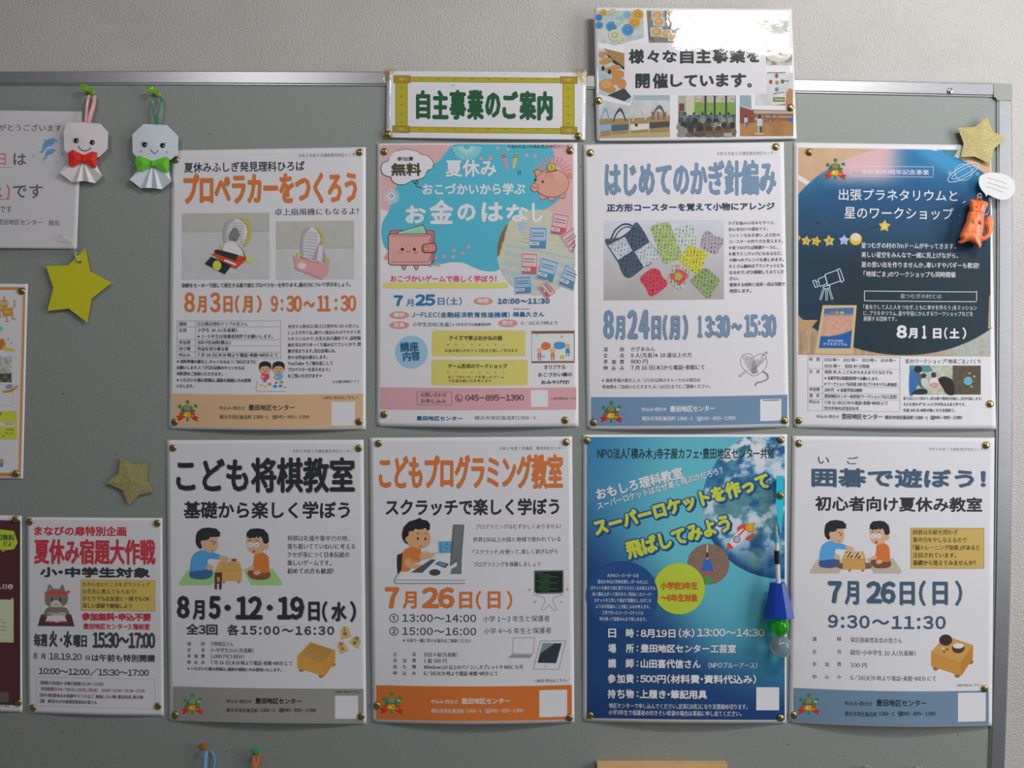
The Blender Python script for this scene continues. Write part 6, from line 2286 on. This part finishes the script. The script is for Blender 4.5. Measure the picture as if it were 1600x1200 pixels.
# wooden box whose top shows at the bottom edge
t = thing('wooden_box', W(1040, 1290, 0), 'light wooden box with its top just above the bottom edge', 'box')
x0, x1 = (936 - 800) * S, (1133 - 800) * S
zt = ZC + (600 - 1188) * S
V, F = box((x0, -.045, zt - .11), (x1, -.0012, zt - .012))
mk('body', V, F, M_WOOD, t)
V, F = box((x0 * .97, -.014, zt - .012), (x1 * 1.0, -.0012, zt))
mk('back_board', V, F, M_WOOD, t)
V, F = box((x0 + .003, -.048, zt - .10), (x1 - .003, -.045, zt - .03))
mk('front_panel', V, F, M_WOOD, t)

# ------------------------------------------------------------------ stars
yp = xf([(728, 312), (770, 512), (950, 610), (780, 745), (745, 950), (585, 830), (403, 850), (455, 650), (392, 467), (580, 462)], (0, 330, .1834))
st = prism('paper_star', yp, .004, .0016, M_YEL, None)
tag(st, 'plain yellow card star on a string, below the white notice', 'star', 'stars on the board')
V, F = lathe_y(W(125.2, 409, .0062), [(0.0021, 0), (0.0021, .0002), (0, .0003)], 14)
mk('string_hole', V, F, M_HOLE, st)
sp_ = crom(xf([(683, 431), (655, 400), (640, 345), (628, 310), (600, 268), (560, 235), (528, 212), (495, 207)], (0, 330, .1834)), 5, False)
V, F = tube_path([W(p[0], p[1], .0072 + .002 * math.sin(i * .5)) for i, p in enumerate(sp_)], .0006, 6)
mk('string', V, F, M_STRING, st, True)
sp_ = crom(xf([(683, 431), (648, 392), (645, 350), (665, 358)], (0, 330, .1834)), 5, False)
V, F = tube_path([W(p[0], p[1], .0078) for i, p in enumerate(sp_)], .0005, 6)
mk('string', V, F, M_STRING, st, True)
gp = xf([(870, 805), (965, 855), (1070, 850), (1062, 965), (1107, 1052), (1005, 1075), (930, 1150), (885, 1045), (770, 990), (850, 925)], (0, 540, .2167))
st = prism('glitter_star', gp, .0035, .0012, M_GLIT, None, dome=.0014)
tag(st, 'small gold glitter star to the left of the shogi poster', 'star', 'stars on the board')
gp = xf([(1340, 52), (1378, 152), (1465, 195), (1385, 270), (1358, 366), (1254, 320), (1162, 322), (1182, 235), (1145, 128), (1262, 120)], (1230, 170, .2333))
st = prism('glitter_star', gp, .0085, .0013, M_GLIT, None, dome=.003)
tag(st, 'creased gold glitter star over the upper right corner of the planetarium poster', 'star', 'stars on the board')

# ------------------------------------------------------------------ rocket toy hanging on a turquoise ribbon
C2 = (1150, 730, .275)
q2 = lambda x, y: xf([(x, y)], C2)[0]
toy = thing('rocket_toy', W(*q2(245, 1080), 0), 'straw rocket toy with blue skirt and green and clear balls on a turquoise ribbon', 'toy')
rb_ = [(250, 48), (250, 160), (249, 230), (250, 300), (255, 372)]
wd_ = [20, 21, 19, 12, 4]
qq, ww = crom(rb_, 5, False), crom([(w, 0) for w in wd_], 5, False)
n = len(qq)
dd = [.0095 if i < n * .3 else .0095 + .008 * (i / n - .3) for i in range(n)]
V, F = strip_path([W(*q2(*p), dd[i]) for i, p in enumerate(qq)], [w[0] * .275 * S for w in ww], .0004)
mk('ribbon', V, F, M_RIBB, toy)
tack(1219, 774, None, 'brass thumbtack through the turquoise ribbon of the rocket toy', .0099)
DT = .0185
seg3 = lambda a, b, r, name, mat, sg=14: mk(name, *tube_path([W(*q2(*a), DT), W(*q2(*b), DT)], r, sg), mat, toy, False)
tp = [W(*q2(224, 318), DT - .002), W(*q2(228, 345), DT - .001), W(*q2(232, 395), DT)]
mk('wooden_tip', *tube_path(tp, [.0006, .0016, .0019], 10), M_WOODT, toy, True)
seg3((230, 388), (232, 425), .0034, 'blue_tape_band', M_TAPEB)
seg3((232, 422), (233, 478), .0027, 'straw', M_STRAW)
seg3((232, 473), (234, 548), .0039, 'black_tape_band', M_TAPEK)
seg3((235, 546), (240, 665), .0034, 'straw', M_STRAW)
# pleated blue skirt, open below
V, F = [], []
ns = 16
top0, top1 = W(*q2(193, 658), DT), W(*q2(281, 656), DT)
bt0, bt1 = W(*q2(158, 856), DT), W(*q2(333, 857), DT)
for (a, b, rb2) in ((top0, top1, .45), (bt0, bt1, .42)):
    cx, cz, rx = (a[0] + b[0]) / 2, (a[2] + b[2]) / 2, (b[0] - a[0]) / 2
    for i in range(ns):
        an = 2 * math.pi * i / ns
        k = 1 + (.025 if i % 2 else -.025) * (1 if abs(math.sin(an)) > .3 else 0)
        V.append((cx + rx * math.cos(an) * k, -DT - rx * math.sin(an) * rb2 * k, cz))
for i in range(ns):
    j = (i + 1) % ns
    F.append((i, j, ns + j, ns + i))
F.append(tuple(range(ns)))
mk('skirt', V, F, M_SKIRT, toy)
seg3((246, 660), (250, 1000), .0012, 'skewer', M_WOODT)
mk('green_ball', *ball(W(*q2(250, 906), DT), 50 * .275 * S, 28, 18), M_BALLG, toy, True)
mk('clear_ball', *ball(W(*q2(256, 1019), DT), 61 * .275 * S, 28, 18), M_BALLC, toy, True)
mk('ball_core', *ball(W(*q2(250, 1005), DT), 7 * .275 * S, 16, 10), M_CARD, toy, True)


# ------------------------------------------------------------------ orange animal figure in a clear bag
def inflate(name, pts, c, d, R, mat, parent, step=5.0, sq=1.0):
    """a rounded body whose outline is pts: thickness follows the distance to the outline"""
    P = np.array(crom(pts, 6), float)
    Q = np.roll(P, -1, 0)
    xs_ = np.arange(P[:, 0].min() - step, P[:, 0].max() + 2 * step, step)
    ys_ = np.arange(P[:, 1].min() - step, P[:, 1].max() + 2 * step, step)
    X, Y = np.meshgrid(xs_, ys_)
    A = np.stack([X.ravel(), Y.ravel()], 1)
    ab = Q - P
    t = np.clip(((A[:, None] - P[None]) * ab[None]).sum(2) / np.maximum((ab ** 2).sum(1), 1e-9), 0, 1)
    near = P[None] + t[..., None] * ab[None]
    dist = np.sqrt(((A[:, None] - near) ** 2).sum(2))
    k = dist.argmin(1)
    dm = dist[np.arange(len(A)), k]
    np_ = near[np.arange(len(A)), k]
    inside = np.zeros(len(A), bool)
    for (xa, ya), (xb, yb) in zip(P, Q):
        cr = (ya > A[:, 1]) != (yb > A[:, 1])
        with np.errstate(divide='ignore', invalid='ignore'):
            inside ^= cr & (A[:, 0] < (xb - xa) * (A[:, 1] - ya) / (yb - ya + 1e-12) + xa)
    ny, nx = X.shape
    ins = inside.reshape(ny, nx)
    cells = [(j, i) for j in range(ny - 1) for i in range(nx - 1) if ins[j, i] + ins[j + 1, i] + ins[j, i + 1] + ins[j + 1, i + 1] >= 1]
    idx = {}
    V, F = [], []
    for j, i in cells:
        for a in ((j, i), (j + 1, i), (j + 1, i + 1), (j, i + 1)):
            if a not in idx:
                m = a[0] * nx + a[1]
                if inside[m]:
                    dd_ = min(dm[m], R)
                    h = math.sqrt(max(0, 1 - (1 - dd_ / R) ** 2)) * R * sq
                    p = A[m]
                else:
                    h, p = 0.0, np_[m]
                pp = xf([tuple(p)], c)[0]
                hh = h * c[2] * S
                idx[a] = len(V)
                V += [W(pp[0], pp[1], d + hh), W(pp[0], pp[1], d - hh)]
        a, b, c_, e = (idx[(j, i)], idx[(j + 1, i)], idx[(j + 1, i + 1)], idx[(j, i + 1)])
        F += [(a, b, c_, e), (a + 1, e + 1, c_ + 1, b + 1)]
    o = mk(name, V, F, mat, parent, True)
    return o


C3 = (1460, 230, .1417)
fig = thing('animal_figure', W(*xf([(480, 1115)], C3)[0], 0), 'glossy orange rubber animal figure with a raised tail in a small clear bag', 'figurine')
inflate('body', [(385, 700), (430, 675), (520, 680), (545, 730), (545, 860), (530, 960), (515, 1010), (515, 1085), (505, 1112), (480, 1112), (455, 1075), (420, 1058), (370, 1040), (310, 1062), (265, 1062), (262, 1038),
                 (290, 1020), (272, 990), (300, 920), (345, 820), (360, 750)], C3, .0155, 75, M_ORANGE, fig, 6)
inflate('head', [(388, 600), (395, 577), (430, 572), (470, 582), (510, 585), (560, 595), (590, 610), (590, 640), (565, 690), (550, 730), (480, 745), (410, 730), (385, 690)], C3, .0165, 65, M_ORANGE, fig, 6)
inflate('tail', [(515, 985), (550, 975), (575, 930), (560, 850), (565, 790), (600, 750), (632, 755), (645, 810), (645, 880), (630, 950), (590, 1010), (540, 1035), (512, 1030)], C3, .0150, 42, M_ORANGE, fig, 6)
for x, y in ((430, 820), (505, 830)):
    mk('paw', *ball(W(*xf([(x, y)], C3)[0], .0245), 26 * .1417 * S, 12, 8), M_ORANGE, fig, True)
mk('nose', *ball(W(*xf([(470, 655)], C3)[0], .0245), 16 * .1417 * S, 10, 8), M_ORANGE, fig, True)
V, F = [], []
ch = crom([(470, 540), (490, 512), (512, 520), (520, 580), (525, 660), (545, 735), (575, 742), (600, 700), (608, 620), (605, 565)], 4, False)
bm_v, bm_f = [], []
for i in range(0, len(ch), 1):
    v, f = ball(W(*xf([ch[i]], C3)[0], .0262), .0009, 6, 4)
    o_ = len(bm_v)
    bm_v += v
    bm_f += [tuple(k + o_ for k in q) for q in f]
bc = mk('ball_chain', bm_v, bm_f, M_STEEL, fig, True)
bc['kind'] = 'stuff'
mk('eyelet', *tube_path([W(*xf([p], C3)[0], .0190) for p in crom([(470, 580), (475, 555), (500, 550), (515, 570)], 4, False)], .0012, 8), M_ORANGE, fig, True)
bag = film('clear_bag', xf([(262, 500), (640, 545), (612, 1150), (165, 1045)], C3), lambda u, v: .0295 - .010 * (abs(2 * u - 1) ** 3) - .006 * abs(2 * v - 1) ** 3, fig, .0012)
film('bag_back', xf([(262, 500), (640, 545), (612, 1150), (165, 1045)], C3), .0075, fig, .0003)
V, F = tube_path([W(*xf([p], C3)[0], .0135) for p in ((165, 1045), (300, 1075), (450, 1110), (612, 1150))], .0005, 6)
mk('bag_seam', V, F, M_FILM, fig)
tg_ = thing('paper_tag', W(*xf([(690, 580)], C3)[0], 0), 'white oval speech-balloon tag with small writing above the orange figure', 'tag')
sb = crom([(490, 375), (500, 325), (560, 290), (660, 280), (770, 300), (860, 350), (890, 430), (880, 500), (830, 560), (760, 580), (690, 568), (640, 545)], 5, False) + [(590, 520), (572, 545), (560, 515)] + \
    crom([(560, 515), (515, 460), (490, 400)], 5, False)
prism('card', xf(sb, C3), .0140, .0006, M_CARD, tg_)
for j, (x0_, x1_, y0_) in enumerate(((590, 800, 335), (580, 815, 385), (570, 770, 432))):
    x = x0_
    while x < x1_ - 14:
        w_ = 8 + (x * 7 + j * 5) % 10
        V, F = strip_path([W(*xf([(x, y0_ + (x - x0_) * .33)], C3)[0], .0147), W(*xf([(x + w_, y0_ + (x + w_ - x0_) * .33 + ((x % 3) - 1) * 5)], C3)[0], .0147)], .0004, .00005)
        if x == x0_:
            AV, AF = [], []
        o_ = len(AV)
        AV += V
        AF += [tuple(k + o_ for k in q) for q in F]
        x += w_ + 6
    mk('handwriting', AV, AF, M_MARK, tg_)
